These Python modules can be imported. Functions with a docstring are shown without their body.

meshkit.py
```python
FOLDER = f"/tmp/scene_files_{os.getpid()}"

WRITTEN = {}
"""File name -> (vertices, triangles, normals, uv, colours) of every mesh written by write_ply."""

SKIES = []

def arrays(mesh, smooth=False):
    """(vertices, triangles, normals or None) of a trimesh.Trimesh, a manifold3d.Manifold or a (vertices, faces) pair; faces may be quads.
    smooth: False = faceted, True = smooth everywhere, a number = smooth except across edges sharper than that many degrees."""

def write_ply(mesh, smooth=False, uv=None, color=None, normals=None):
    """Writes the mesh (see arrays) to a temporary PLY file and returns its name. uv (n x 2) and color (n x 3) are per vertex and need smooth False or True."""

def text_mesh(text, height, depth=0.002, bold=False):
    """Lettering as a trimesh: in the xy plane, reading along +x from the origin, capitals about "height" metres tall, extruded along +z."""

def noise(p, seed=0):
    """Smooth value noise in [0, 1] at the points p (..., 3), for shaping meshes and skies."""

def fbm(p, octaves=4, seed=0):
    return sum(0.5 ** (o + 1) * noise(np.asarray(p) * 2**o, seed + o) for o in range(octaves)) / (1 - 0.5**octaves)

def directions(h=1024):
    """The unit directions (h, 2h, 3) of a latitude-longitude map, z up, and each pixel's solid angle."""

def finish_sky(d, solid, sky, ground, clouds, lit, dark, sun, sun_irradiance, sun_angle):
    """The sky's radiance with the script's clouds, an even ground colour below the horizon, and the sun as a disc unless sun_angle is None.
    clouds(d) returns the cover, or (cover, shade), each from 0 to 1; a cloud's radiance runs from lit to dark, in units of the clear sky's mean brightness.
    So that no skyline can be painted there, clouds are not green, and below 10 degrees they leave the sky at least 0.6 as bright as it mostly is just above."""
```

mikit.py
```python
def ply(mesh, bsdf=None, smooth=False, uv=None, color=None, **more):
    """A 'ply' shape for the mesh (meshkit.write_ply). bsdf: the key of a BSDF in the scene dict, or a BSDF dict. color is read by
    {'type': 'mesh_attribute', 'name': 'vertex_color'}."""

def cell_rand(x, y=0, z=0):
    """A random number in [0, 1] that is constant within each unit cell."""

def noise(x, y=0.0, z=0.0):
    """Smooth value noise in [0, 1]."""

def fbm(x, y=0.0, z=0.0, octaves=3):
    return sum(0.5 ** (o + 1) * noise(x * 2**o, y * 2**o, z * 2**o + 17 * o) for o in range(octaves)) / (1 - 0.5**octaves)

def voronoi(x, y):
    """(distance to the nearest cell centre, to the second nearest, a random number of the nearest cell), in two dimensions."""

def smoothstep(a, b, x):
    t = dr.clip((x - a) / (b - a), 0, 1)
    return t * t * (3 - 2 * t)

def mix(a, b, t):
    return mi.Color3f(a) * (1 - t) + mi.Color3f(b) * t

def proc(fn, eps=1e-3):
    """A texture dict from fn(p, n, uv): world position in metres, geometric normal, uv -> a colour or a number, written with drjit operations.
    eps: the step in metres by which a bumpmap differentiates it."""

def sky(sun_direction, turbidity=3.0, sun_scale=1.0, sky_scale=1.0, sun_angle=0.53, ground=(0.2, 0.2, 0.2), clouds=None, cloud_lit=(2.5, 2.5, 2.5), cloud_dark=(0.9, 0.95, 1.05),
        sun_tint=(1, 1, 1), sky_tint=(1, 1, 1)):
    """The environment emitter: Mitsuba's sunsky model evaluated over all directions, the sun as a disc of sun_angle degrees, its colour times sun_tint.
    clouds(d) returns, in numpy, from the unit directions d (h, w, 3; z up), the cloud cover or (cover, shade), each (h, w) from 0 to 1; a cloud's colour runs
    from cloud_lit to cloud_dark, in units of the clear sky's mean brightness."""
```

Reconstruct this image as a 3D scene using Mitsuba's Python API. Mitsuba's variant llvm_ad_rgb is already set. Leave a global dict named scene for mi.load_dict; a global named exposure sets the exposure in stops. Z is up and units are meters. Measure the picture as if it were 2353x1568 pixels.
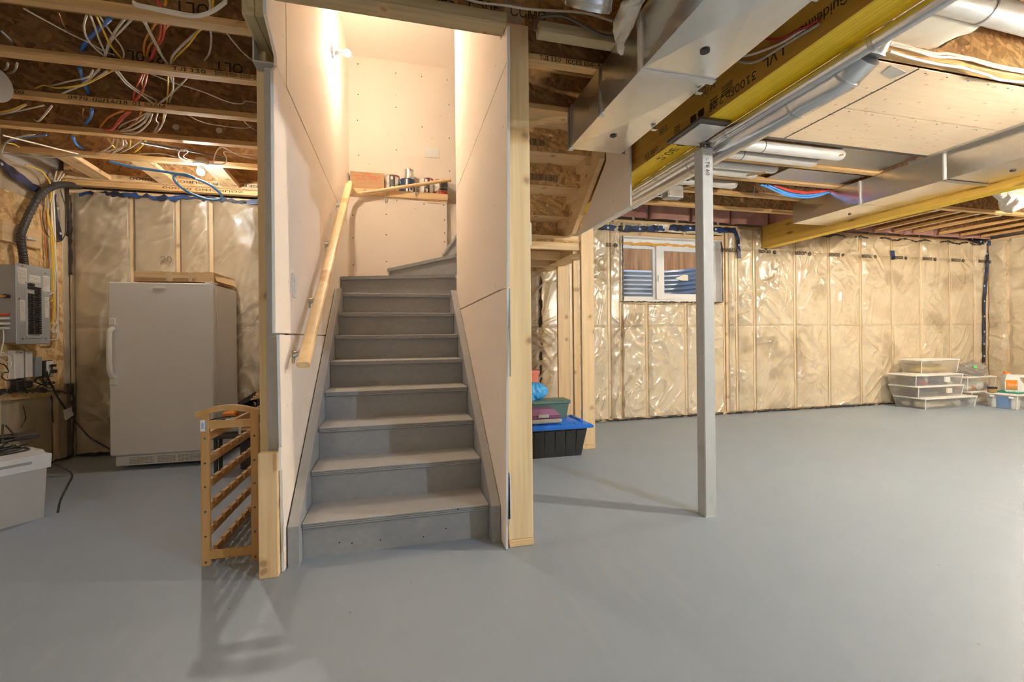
import math, random
import numpy as np, trimesh, mitsuba as mi, mikit, meshkit
import drjit as dr
from shapely.geometry import Polygon, box as sbox
from mikit import proc, noise, fbm, voronoi, cell_rand, smoothstep, mix

rng = random.Random(7)
scene, labels = {}, {}

# ------------------------------------------------------------------ camera, sky, lamps, exposure
F, YAW, ROLL, SH, H = 1030.0, 0.2485, -0.010, -10.6135, 1.10
_cy, _sy, _cr, _sr = math.cos(YAW), math.sin(YAW), math.cos(ROLL), math.sin(ROLL)
_R = np.array([[_cr, -_sr, 0], [_sr, _cr, 0], [0, 0, 1]]) @ np.array([[_cy, -_sy, 0], [0, 0, -1], [_sy, _cy, 0]])
_M = np.eye(4)
_M[:3, 0], _M[:3, 1], _M[:3, 2], _M[:3, 3] = -_R[0], -_R[1], _R[2], (0, 0, H)
scene['camera'] = {'type': 'perspective', 'fov': math.degrees(2 * math.atan(1176.5 / F)), 'fov_axis': 'x', 'near_clip': 0.02,
                   'principal_point_offset_x': 0.0, 'principal_point_offset_y': -SH / 1568.0,
                   'to_world': mi.ScalarTransform4f(_M.tolist())}
exposure = 0.95
GAIN = 12.0
scene['sky'] = mikit.sky((-0.25, -0.35, 0.9), turbidity=3.0, sun_scale=1.2, sky_scale=5.0)
WARM, NEUTRAL, COOL = (1.0, 0.84, 0.62), (1.0, 0.90, 0.78), (0.72, 0.87, 1.0)
# bare bulbs, some of them added: (name, position of the bulb, colour, radiance, label)
LAMPS = [
    ('lit', (-1.61, 4.33, 2.52), NEUTRAL, 85, 'lit bare bulb in a white keyless socket under the joist over the freezer'),
    ('stair', (-0.40, 4.066, 3.544), WARM, 84, 'lit bare bulb on the drywall high in the stairwell'),
    ('right', (3.85, 1.15, 2.22), WARM, 300, 'bare bulb under the joists right of the yellow beam, out of view'),
    ('far', (7.0, 2.9, 2.50), WARM, 300, 'bare bulb under the joists at the far right end of the room, out of view'),
    ('added_fill', (-1.5, -1.6, 2.45), NEUTRAL, 50, 'bare bulb under the joists behind the camera, out of view'),  # added fill light, mainly to brighten the freezer front
    ('day', (3.6, -1.6, 2.40), COOL, 360, 'cool white bulb under the joists far behind the camera, out of view'),  # added bulb in place of daylight from unseen windows
]
WIRES = [('white',0.005,0,[[-1.388,2.5,2.615],[-1.456,2.602,2.617],[-1.496,2.693,2.618],[-1.521,2.788,2.628],[-1.535,2.89,2.647],[-1.544,2.93,2.648]]),('white',0.005,0,[[-1.373,2.5,2.614],[-1.429,2.64,2.634],[-1.471,2.745,2.642],[-1.509,2.854,2.65],[-1.544,2.93,2.648]]),('white',0.006,0,[[-1.239,2.5,2.621],[-1.346,2.64,2.64],[-1.436,2.76,2.65],[-1.513,2.878,2.649],[-1.547,2.93,2.647]]),('white',0.005,0,[[-1.212,2.5,2.619],[-1.332,2.647,2.641],[-1.419,2.749,2.653],[-1.504,2.866,2.651],[-1.55,2.93,2.647]]),('yellow',0.005,0,[[-1.35,2.5,2.615],[-1.399,2.647,2.63],[-1.437,2.772,2.637],[-1.463,2.93,2.652]]),('white',0.0045,0,[[-1.337,2.5,2.617],[-1.388,2.701,2.647],[-1.407,2.801,2.66],[-1.429,2.873,2.659],[-1.463,2.93,2.652]]),('blue',0.01,0,[[-1.295,2.5,2.615],[-1.489,2.731,2.658],[-1.59,2.85,2.67],[-1.653,2.93,2.672]]),('orange',0.0055,0,[[-1.109,2.5,2.626],[-1.245,2.704,2.664],[-1.314,2.826,2.675],[-1.359,2.93,2.682]]),('orange',0.0055,0,[[-1.057,2.5,2.622],[-1.203,2.704,2.664],[-1.284,2.814,2.679],[-1.35,2.93,2.683]]),('red',0.006,0,[[-1.09,2.5,2.626],[-1.156,2.637,2.641],[-1.245,2.783,2.652],[-1.337,2.93,2.655]]),('red',0.006,0,[[-1.076,2.5,2.625],[-1.146,2.646,2.642],[-1.238,2.781,2.658],[-1.331,2.93,2.663]]),('white',0.005,0,[[-1.164,2.5,2.624],[-1.197,2.637,2.642],[-1.236,2.818,2.653],[-1.25,2.93,2.66]]),('white',0.005,0,[[-1.156,2.5,2.622],[-1.199,2.68,2.642],[-1.231,2.834,2.649],[-1.244,2.93,2.653]]),('white',0.0065,0,[[-0.91,2.5,2.636],[-1.058,2.686,2.66],[-1.145,2.794,2.666],[-1.199,2.864,2.664],[-1.234,2.93,2.654]]),('yellow',0.0045,0,[[-0.924,2.5,2.627],[-1.045,2.685,2.648],[-1.166,2.845,2.665],[-1.227,2.93,2.667]]),('white',0.005,0,[[-0.884,2.5,2.64],[-0.928,2.642,2.666],[-1.0,2.817,2.687],[-1.068,2.93,2.7]]),('white',0.004,0,[[-0.826,2.5,2.639],[-0.818,2.715,2.673],[-0.793,2.861,2.698],[-0.777,2.93,2.71]]),('white',0.004,0,[[-1.624,2.5,2.603],[-1.582,2.699,2.636],[-1.541,2.814,2.655],[-1.519,2.872,2.656],[-1.488,2.93,2.67]]),('copper',0.003,0,[[-1.495,2.5,2.606],[-1.597,2.725,2.657],[-1.658,2.93,2.718]]),('black',0.006,0,[[-1.711,2.5,2.492],[-1.827,2.715,2.581],[-1.941,2.93,2.661]]),('white',0.006,1,[[-1.599,2.98,2.611],[-1.762,3.155,2.612],[-1.905,3.291,2.628],[-2.037,3.41,2.642]]),('white',0.005,1,[[-1.627,2.98,2.603],[-1.697,3.062,2.6],[-1.886,3.235,2.648],[-2.084,3.41,2.69]]),('yellow',0.005,1,[[-1.533,2.98,2.616],[-1.659,3.074,2.604],[-1.797,3.17,2.6],[-1.977,3.288,2.626],[-2.086,3.359,2.666],[-2.165,3.41,2.663]]),('white',0.005,1,[[-1.561,2.98,2.608],[-1.712,3.124,2.609],[-1.84,3.235,2.622],[-1.979,3.348,2.658],[-2.057,3.41,2.681]]),('white',0.0055,1,[[-1.524,2.98,2.614],[-1.541,3.123,2.615],[-1.537,3.272,2.631],[-1.53,3.381,2.637],[-1.525,3.41,2.644]]),('white',0.005,1,[[-1.511,2.98,2.614],[-1.528,3.125,2.618],[-1.524,3.273,2.637],[-1.512,3.373,2.657],[-1.517,3.41,2.649]]),('blue',0.01,1,[[-1.689,2.98,2.606],[-1.807,3.224,2.644],[-1.887,3.41,2.669]]),('red',0.006,1,[[-1.37,2.98,2.619],[-1.457,3.137,2.626],[-1.562,3.294,2.631],[-1.647,3.41,2.634]]),('red',0.0055,1,[[-1.393,2.98,2.616],[-1.506,3.162,2.633],[-1.59,3.299,2.639],[-1.647,3.41,2.638]]),('orange',0.005,1,[[-1.383,2.98,2.618],[-1.457,3.108,2.626],[-1.5,3.215,2.63],[-1.64,3.41,2.639]]),('yellow',0.005,1,[[-1.267,2.98,2.618],[-1.365,3.205,2.641],[-1.461,3.41,2.652]]),('white',0.0055,1,[[-1.256,2.98,2.619],[-1.323,3.172,2.646],[-1.446,3.41,2.662]]),('white',0.005,1,[[-1.242,2.98,2.617],[-1.335,3.185,2.626],[-1.499,3.41,2.647]]),('white',0.005,1,[[-1.165,2.98,2.628],[-1.292,3.15,2.637],[-1.37,3.249,2.64],[-1.506,3.41,2.646]]),('white',0.004,1,[[-1.354,2.98,2.618],[-1.28,3.071,2.628],[-1.181,3.175,2.648],[-1.069,3.282,2.65],[-1.0,3.337,2.669],[-0.975,3.36,2.701],[-0.907,3.41,2.721]]),('grey',0.006,1,[[-1.967,2.98,2.593],[-2.124,3.2,2.659],[-2.297,3.41,2.736]]),('grey',0.006,1,[[-2.007,2.98,2.587],[-2.185,3.235,2.686],[-2.316,3.41,2.758]]),('yellow',0.006,2,[[-2.255,3.47,2.584],[-2.447,3.673,2.633],[-2.674,3.9,2.696]]),('white',0.005,2,[[-2.248,3.47,2.583],[-2.459,3.69,2.627],[-2.674,3.9,2.687]]),('white',0.005,2,[[-2.156,3.47,2.591],[-2.433,3.705,2.641],[-2.674,3.9,2.68]]),('white',0.0065,2,[[-2.115,3.47,2.592],[-2.296,3.694,2.616],[-2.409,3.826,2.63],[-2.478,3.9,2.666]]),('blue',0.01,2,[[-1.903,3.47,2.595],[-2.026,3.679,2.63],[-2.18,3.9,2.67]]),('copper',0.004,2,[[-1.95,3.47,2.594],[-2.086,3.704,2.644],[-2.188,3.9,2.683]]),('orange',0.0065,2,[[-1.729,3.47,2.607],[-1.904,3.665,2.646],[-2.032,3.819,2.648],[-2.092,3.9,2.64]]),('red',0.007,2,[[-1.691,3.47,2.611],[-1.839,3.645,2.606],[-1.954,3.776,2.599],[-2.084,3.9,2.631]]),('red',0.006,2,[[-1.706,3.47,2.607],[-1.828,3.623,2.616],[-1.949,3.781,2.611],[-2.059,3.9,2.629]]),('orange',0.005,2,[[-1.632,3.47,2.609],[-1.732,3.64,2.635],[-1.91,3.9,2.684]]),('white',0.005,2,[[-1.594,3.47,2.609],[-1.742,3.637,2.632],[-1.894,3.8,2.654],[-1.981,3.9,2.652]]),('white',0.0055,2,[[-1.579,3.47,2.608],[-1.677,3.598,2.593],[-1.806,3.736,2.596],[-1.977,3.9,2.633]]),('white',0.005,2,[[-1.568,3.47,2.607],[-1.65,3.591,2.583],[-1.796,3.748,2.574],[-1.961,3.9,2.625]]),('white',0.005,2,[[-1.587,3.47,2.609],[-1.693,3.6,2.611],[-1.864,3.788,2.623],[-1.973,3.9,2.638]]),('white',0.005,2,[[-1.537,3.47,2.613],[-1.61,3.606,2.623],[-1.634,3.697,2.634],[-1.759,3.9,2.645]]),('white',0.0055,2,[[-1.491,3.47,2.616],[-1.595,3.662,2.622],[-1.701,3.827,2.629],[-1.759,3.9,2.645]]),('yellow',0.005,2,[[-1.503,3.47,2.615],[-1.614,3.697,2.627],[-1.75,3.9,2.646]]),('white',0.0045,2,[[-1.379,3.47,2.629],[-1.341,3.557,2.629],[-1.28,3.662,2.651],[-1.159,3.832,2.717],[-1.105,3.9,2.754]]),('white',0.0045,2,[[-1.037,3.47,2.635],[-1.051,3.68,2.669],[-1.039,3.9,2.729]]),('white',0.006,3,[[-2.708,3.97,2.565],[-2.651,4.095,2.581],[-2.574,4.234,2.596],[-2.502,4.345,2.606],[-2.462,4.4,2.61]]),('blue',0.01,3,[[-2.297,3.97,2.597],[-2.396,4.177,2.62],[-2.475,4.4,2.668]]),('yellow',0.006,3,[[-2.08,3.97,2.604],[-2.174,4.216,2.637],[-2.227,4.4,2.675]]),('white',0.005,3,[[-2.043,3.97,2.602],[-2.147,4.129,2.604],[-2.371,4.4,2.64]]),('white',0.005,3,[[-2.017,3.97,2.605],[-2.13,4.165,2.61],[-2.316,4.4,2.645]]),('white',0.006,3,[[-1.988,3.97,2.605],[-2.072,4.128,2.6],[-2.297,4.4,2.635]]),('white',0.005,3,[[-1.971,3.97,2.605],[-2.018,4.046,2.581],[-2.408,4.4,2.625]]),('yellow',0.006,3,[[-1.937,3.97,2.608],[-2.068,4.218,2.637],[-2.195,4.4,2.678]]),('white',0.005,3,[[-1.869,3.97,2.607],[-2.046,4.192,2.629],[-2.223,4.4,2.653]]),('yellow',0.006,3,[[-1.839,3.97,2.609],[-1.983,4.193,2.635],[-2.129,4.4,2.662]]),('white',0.005,3,[[-1.869,3.97,2.589],[-1.791,4.261,2.67],[-1.741,4.4,2.708]]),('black',0.007,3,[[-1.852,3.97,2.594],[-1.721,4.118,2.628],[-1.586,4.252,2.652],[-1.417,4.4,2.68]]),('blue',0.004,3,[[-1.843,3.97,2.597],[-1.732,4.256,2.679],[-1.661,4.4,2.716]]),('white',0.005,3,[[-1.571,3.97,2.567],[-1.661,4.082,2.599],[-1.708,4.174,2.588],[-1.716,4.286,2.598],[-1.712,4.4,2.631]]),('white',0.004,3,[[-1.58,3.97,2.571],[-1.599,4.064,2.586],[-1.697,4.229,2.605],[-1.722,4.4,2.642]]),('white',0.005,3,[[-1.39,3.97,2.479],[-1.397,4.045,2.587],[-1.378,4.103,2.66],[-1.341,4.166,2.662],[-1.288,4.252,2.657],[-1.175,4.4,2.689]]),('white',0.004,3,[[-1.408,3.97,2.472],[-1.346,4.061,2.512],[-1.34,4.102,2.571],[-1.375,4.152,2.642],[-1.32,4.225,2.666],[-1.174,4.4,2.727]]),('blue',0.005,3,[[-2.453,3.97,2.591],[-2.691,4.157,2.634],[-2.926,4.338,2.647],[-2.994,4.4,2.625]]),('white',0.005,3,[[-2.523,3.97,2.589],[-2.751,4.149,2.619],[-2.893,4.264,2.609],[-3.019,4.4,2.549]]),('grey',0.005,3,[[-2.555,3.97,2.585],[-2.83,4.231,2.642],[-3.002,4.4,2.645]]),('yellow',0.005,3,[[-2.678,3.97,2.511],[-2.788,4.193,2.585],[-2.892,4.4,2.635]]),('white',0.005,4,[[-2.999,4.37,2.571],[-2.873,4.37,2.566],[-2.745,4.37,2.56],[-2.614,4.37,2.576],[-2.436,4.37,2.602],[-2.115,4.37,2.64],[-1.924,4.37,2.663],[-1.779,4.37,2.642]]),('white',0.006,5,[[-1.107,2.3,2.58],[-1.092,2.299,2.57],[-1.056,2.297,2.566],[-0.953,2.292,2.557],[-0.874,2.288,2.551],[-0.826,2.285,2.564],[-0.782,2.283,2.594],[-0.738,2.28,2.636]]),('white',0.006,5,[[-1.107,2.3,2.577],[-1.092,2.299,2.566],[-1.056,2.297,2.561],[-0.953,2.292,2.551],[-0.874,2.287,2.546],[-0.826,2.285,2.56],[-0.782,2.283,2.589],[-0.738,2.28,2.63]]),('white',0.006,5,[[-1.107,2.3,2.573],[-1.092,2.299,2.561],[-1.056,2.297,2.556],[-0.953,2.292,2.545],[-0.874,2.287,2.541],[-0.826,2.285,2.556],[-0.782,2.283,2.584],[-0.739,2.28,2.624]]),('red',0.006,5,[[-1.046,2.36,2.653],[-1.039,2.36,2.63],[-1.033,2.36,2.612]]),('orange',0.006,5,[[-1.012,2.36,2.658],[-1.01,2.36,2.635],[-1.015,2.36,2.619]]),('white',0.006,5,[[-0.836,2.36,2.69],[-0.831,2.36,2.653],[-0.834,2.36,2.616]]),('yellow',0.006,5,[[-0.819,2.36,2.693],[-0.822,2.36,2.655],[-0.825,2.36,2.623]])]
COIL = [[-2.263,4.35,2.559],[-2.103,4.344,2.527],[-1.814,4.334,2.497],[-1.666,4.329,2.467],[-1.536,4.324,2.413],[-1.465,4.321,2.349],[-1.45,4.32,2.316],[-1.475,4.319,2.291],[-1.564,4.316,2.29],[-1.68,4.312,2.331],[-1.765,4.308,2.391],[-1.798,4.306,2.444],[-1.773,4.305,2.478],[-1.704,4.303,2.481],[-1.635,4.3,2.454]]
VW = {'conduit':[[-2.92,5.168,2.568],[-2.92,5.052,2.548],[-2.92,4.883,2.501],[-2.92,4.77,2.438],[-2.92,4.652,2.34],[-2.92,4.559,2.202],[-2.92,4.49,2.068],[-2.92,4.446,1.967],[-2.92,4.445,1.891],[-2.92,4.463,1.796],[-2.92,4.471,1.729]],'runs':[('yellow',[[-2.945,4.927,2.637],[-2.945,4.833,2.486],[-2.945,4.799,2.409],[-2.945,4.798,2.309],[-2.945,4.828,2.11],[-2.945,4.82,1.942],[-2.945,4.834,1.736],[-2.945,4.837,1.545],[-2.945,4.776,1.51]]),('yellow',[[-2.939,4.987,2.581],[-2.939,4.857,2.486],[-2.939,4.806,2.395],[-2.939,4.803,2.229],[-2.939,4.8,1.979],[-2.939,4.815,1.816],[-2.939,4.806,1.608],[-2.939,4.81,1.467],[-2.939,4.771,1.448]]),('yellow',[[-2.933,4.745,2.262],[-2.933,4.76,2.135],[-2.933,4.807,2.023],[-2.933,4.821,1.818],[-2.933,4.808,1.65],[-2.933,4.81,1.401],[-2.933,4.797,1.276],[-2.933,4.753,1.242]]),('yellow',[[-2.927,4.506,2.533],[-2.927,4.655,2.548],[-2.927,4.718,2.522],[-2.927,4.771,2.475],[-2.927,4.78,2.346]]),('white',[[-2.945,4.927,2.628],[-2.945,4.879,2.535],[-2.945,4.855,2.443],[-2.945,4.82,2.316],[-2.945,4.839,2.071],[-2.945,4.859,1.908],[-2.945,4.856,1.697],[-2.945,4.865,1.489],[-2.945,4.861,1.194],[-2.945,4.772,1.185]]),('white',[[-2.939,4.964,2.625],[-2.939,4.892,2.523],[-2.939,4.834,2.404],[-2.939,4.821,2.275],[-2.939,4.835,2.07],[-2.939,4.838,1.904],[-2.939,4.858,1.698],[-2.939,4.865,1.405],[-2.939,4.862,1.169],[-2.939,4.839,1.111],[-2.939,4.75,1.111]]),('white',[[-2.933,4.86,2.614],[-2.933,4.825,2.484],[-2.933,4.812,2.381],[-2.933,4.794,2.268],[-2.933,4.809,2.106],[-2.933,4.829,1.986],[-2.933,4.821,1.818],[-2.933,4.829,1.569],[-2.933,4.779,1.514],[-2.933,4.751,1.499]]),('white',[[-2.927,4.92,2.636],[-2.927,4.849,2.518],[-2.927,4.809,2.43],[-2.927,4.817,2.233],[-2.927,4.826,2.027],[-2.927,4.824,1.902],[-2.927,4.843,1.654],[-2.927,4.844,1.32],[-2.927,4.787,1.21],[-2.927,4.738,1.201]]),('grey',[[-2.945,4.766,2.382],[-2.945,4.781,2.263],[-2.945,4.773,2.056],[-2.945,4.782,1.926],[-2.945,4.79,1.73],[-2.945,4.804,1.566],[-2.945,4.77,1.48]]),('grey',[[-2.939,4.772,1.941],[-2.939,4.781,1.811],[-2.939,4.774,1.645],[-2.939,4.778,1.539],[-2.939,4.799,1.5],[-2.939,4.76,1.463]]),('copper',[[-2.933,4.725,2.338],[-2.933,4.713,2.237],[-2.933,4.721,2.085],[-2.933,4.725,1.923],[-2.933,4.739,1.763]]),('black',[[-2.927,4.704,2.267],[-2.927,4.686,2.157],[-2.927,4.711,2.042],[-2.927,4.754,2.003]]),('black',[[-2.945,4.924,2.465],[-2.945,4.947,2.413],[-2.945,4.982,2.337],[-2.945,4.998,2.194],[-2.945,4.978,2.077],[-2.945,4.93,2.006],[-2.945,4.86,1.983]]),('copper',[[-2.939,5.139,2.768],[-2.939,4.988,2.625],[-2.939,4.824,2.492],[-2.939,4.682,2.389],[-2.939,4.651,2.347],[-2.939,4.681,2.308]])],'left_in':[('red',[[-2.93,3.919,1.276],[-2.93,4.219,1.3],[-2.93,4.312,1.308],[-2.93,4.366,1.313]]),('white',[[-2.93,3.919,1.256],[-2.93,4.219,1.272],[-2.93,4.312,1.277],[-2.93,4.363,1.279]]),('white',[[-2.93,3.918,1.22],[-2.93,4.218,1.234],[-2.93,4.312,1.237],[-2.93,4.362,1.241]]),('white',[[-2.93,3.918,1.189],[-2.93,4.218,1.198],[-2.93,4.311,1.202],[-2.93,4.362,1.203]]),('orange',[[-2.93,4.22,1.442],[-2.93,4.285,1.447],[-2.93,4.314,1.451]])],'cords':[('black',0.007,[[-2.94,4.729,0.843],[-2.94,4.746,0.787],[-2.94,4.8,0.69],[-2.94,4.874,0.578],[-2.94,4.991,0.437],[-2.94,5.045,0.379],[-2.858,5.0,0.304],[-2.786,5.0,0.202],[-2.705,5.0,0.138],[-2.614,5.0,0.068]]),('black',0.005,[[-2.935,4.757,0.887],[-2.935,4.788,0.866],[-2.935,4.756,0.804],[-2.935,4.708,0.745],[-2.935,4.673,0.784],[-2.935,4.627,0.797],[-2.935,4.593,0.765],[-2.935,4.696,0.724],[-2.935,4.811,0.73],[-2.935,4.792,0.741],[-2.935,4.708,0.74],[-2.935,4.626,0.718],[-2.935,4.615,0.706],[-2.935,4.695,0.71],[-2.935,4.708,0.745],[-2.935,4.767,0.721],[-2.935,4.804,0.689],[-2.935,4.731,0.697],[-2.935,4.708,0.736]]),('black',0.004,[[-2.94,4.266,0.933],[-2.94,4.313,0.914],[-2.94,4.341,0.863],[-2.94,4.293,0.858],[-2.94,4.283,0.827],[-2.94,4.321,0.799],[-2.94,4.36,0.795]]),('black',0.004,[[-2.94,4.263,0.692],[-2.94,4.32,0.71],[-2.94,4.35,0.747],[-2.94,4.37,0.778]]),('black',0.004,[[-2.94,4.503,0.774],[-2.94,4.601,0.76],[-2.94,4.624,0.789],[-2.94,4.669,0.767],[-2.94,4.715,0.717]]),('white',0.004,[[-2.94,4.265,0.884],[-2.94,4.341,0.871],[-2.94,4.366,0.919],[-2.94,4.333,0.994],[-2.94,4.286,1.012],[-2.94,4.267,0.997]]),('white',0.004,[[-2.94,4.267,0.989],[-2.94,4.323,0.995],[-2.94,4.362,0.968],[-2.94,4.323,0.938],[-2.94,4.266,0.965]]),('white',0.004,[[-2.94,4.297,1.19],[-2.94,4.301,1.117],[-2.94,4.276,1.013]]),('grey',0.003,[[-2.95,4.642,1.018],[-2.95,4.641,0.947]])],'cord_down':[('black',0.006,[[-2.675,3.9,0.519],[-2.474,3.6,0.504],[-2.266,3.3,0.507]]),('black',0.005,[[-2.795,4.1,0.483],[-2.552,3.8,0.472],[-2.312,3.5,0.469]])],'rc':[[[2.501,1.78,2.608],[2.585,1.78,2.605],[2.697,1.78,2.599],[2.812,1.78,2.589],[2.939,1.78,2.601],[3.031,1.78,2.607],[3.116,1.78,2.609],[3.221,1.78,2.6],[3.343,1.78,2.596],[3.521,1.78,2.598],[3.729,1.78,2.602]],[[2.515,1.79,2.626],[2.579,1.79,2.626],[2.678,1.79,2.618],[2.774,1.79,2.613],[2.864,1.79,2.616],[2.932,1.79,2.626],[3.025,1.79,2.626],[3.133,1.79,2.626],[3.239,1.79,2.619],[3.362,1.79,2.615],[3.541,1.79,2.619],[3.75,1.79,2.625]],[[2.529,1.8,2.586],[2.592,1.8,2.579],[2.679,1.8,2.572],[2.758,1.8,2.569],[2.879,1.8,2.567],[2.971,1.8,2.569],[3.041,1.8,2.573],[3.112,1.8,2.569],[3.256,1.8,2.558],[3.34,1.8,2.545],[3.456,1.8,2.549],[3.56,1.8,2.556],[3.77,1.8,2.565]]],'pex':[('blue',[[3.543,3.75,2.602],[3.635,3.75,2.58],[3.752,3.75,2.543],[3.871,3.75,2.512],[4.032,3.75,2.507],[4.196,3.75,2.528],[4.363,3.75,2.579]]),('blue',[[3.591,3.76,2.603],[3.684,3.76,2.594],[3.802,3.76,2.563],[3.921,3.76,2.535],[4.084,3.76,2.53],[4.249,3.76,2.554],[4.4,3.76,2.592]]),('blue',[[3.626,3.74,2.596],[3.727,3.74,2.571],[3.821,3.74,2.532],[3.94,3.74,2.507],[4.102,3.74,2.504],[4.268,3.74,2.536],[4.394,3.74,2.578]]),('blue',[[3.694,3.77,2.611],[3.773,3.77,2.58],[3.892,3.77,2.559],[4.013,3.77,2.548],[4.177,3.77,2.559],[4.429,3.77,2.61]]),('red',[[3.698,3.75,2.607],[3.792,3.75,2.585],[3.911,3.75,2.561],[4.073,3.75,2.552],[4.238,3.75,2.57],[4.423,3.75,2.61]]),('red',[[3.741,3.77,2.614],[3.852,3.77,2.593],[3.973,3.77,2.578],[4.136,3.77,2.573],[4.302,3.77,2.595],[4.446,3.77,2.625]])],'drop':[[3.705,4.0,2.684],[3.704,4.0,2.639],[3.687,4.0,2.597],[3.681,4.0,2.563]],'hc':[[[0.006,2.1,2.641],[0.107,2.1,2.634],[0.229,2.1,2.627],[0.323,2.1,2.63],[0.419,2.1,2.627],[0.464,2.1,2.616],[0.516,2.1,2.605]],[[0.323,2.1,2.697],[0.387,2.1,2.689],[0.517,2.1,2.698],[0.618,2.1,2.699],[0.735,2.1,2.71],[0.933,2.1,2.73],[1.08,2.1,2.713]]],'bx':[[0.655,2.06,2.572],[0.656,2.06,2.608],[0.679,2.06,2.64],[0.731,2.06,2.657],[0.803,2.06,2.664],[0.884,2.06,2.642],[0.958,2.06,2.616],[1.014,2.06,2.603],[1.098,2.06,2.609]],'lvlc':[('white',[[1.655,1.89,2.487],[1.655,1.809,2.446],[1.655,1.721,2.414],[1.655,1.62,2.385],[1.655,1.532,2.374],[1.655,1.464,2.368]]),('grey',[[1.655,1.897,2.475],[1.655,1.846,2.432],[1.655,1.797,2.402],[1.655,1.739,2.382],[1.655,1.651,2.371],[1.655,1.556,2.361],[1.655,1.443,2.346]]),('darkred',[[1.65,1.732,2.481],[1.65,1.677,2.434],[1.65,1.615,2.398],[1.65,1.551,2.385],[1.65,1.482,2.367],[1.65,1.438,2.361]])]}
# ------------------------------------------------------------------ helpers
T4 = mi.ScalarTransform4f


def number(key):
    i, k = 1, key
    while k in _used:
        k = f'{key}_{i:03d}'
        i += 1
    _used.add(k)
    return k


_used = set()



def thing(name, label, cat, group=None):
    k = number(name)
    labels[k] = {'label': label, 'category': cat}
    if group:
        labels[k]['group'] = group
    return k


def setting(name):
    k = number(name)
    labels[k] = {'kind': 'structure'}
    return k


def put(key, mesh, m, smooth=False, **kw):
    scene[key] = mikit.ply(mesh, m, smooth, **kw)
    return key


def part(parent, name, mesh, m, smooth=False, label=None, kind=None, **kw):
    k = number(parent + '__' + name)
    put(k, mesh, m, smooth, **kw)
    d = {}
    if label:
        d['label'] = label
    if kind:
        d['kind'] = kind
    if d:
        labels[k] = d
    return k


def one(name, mesh, m, label, cat, group=None, smooth=False, **kw):
    k = thing(name, label, cat, group)
    put(k, mesh, m, smooth, **kw)
    return k


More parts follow.
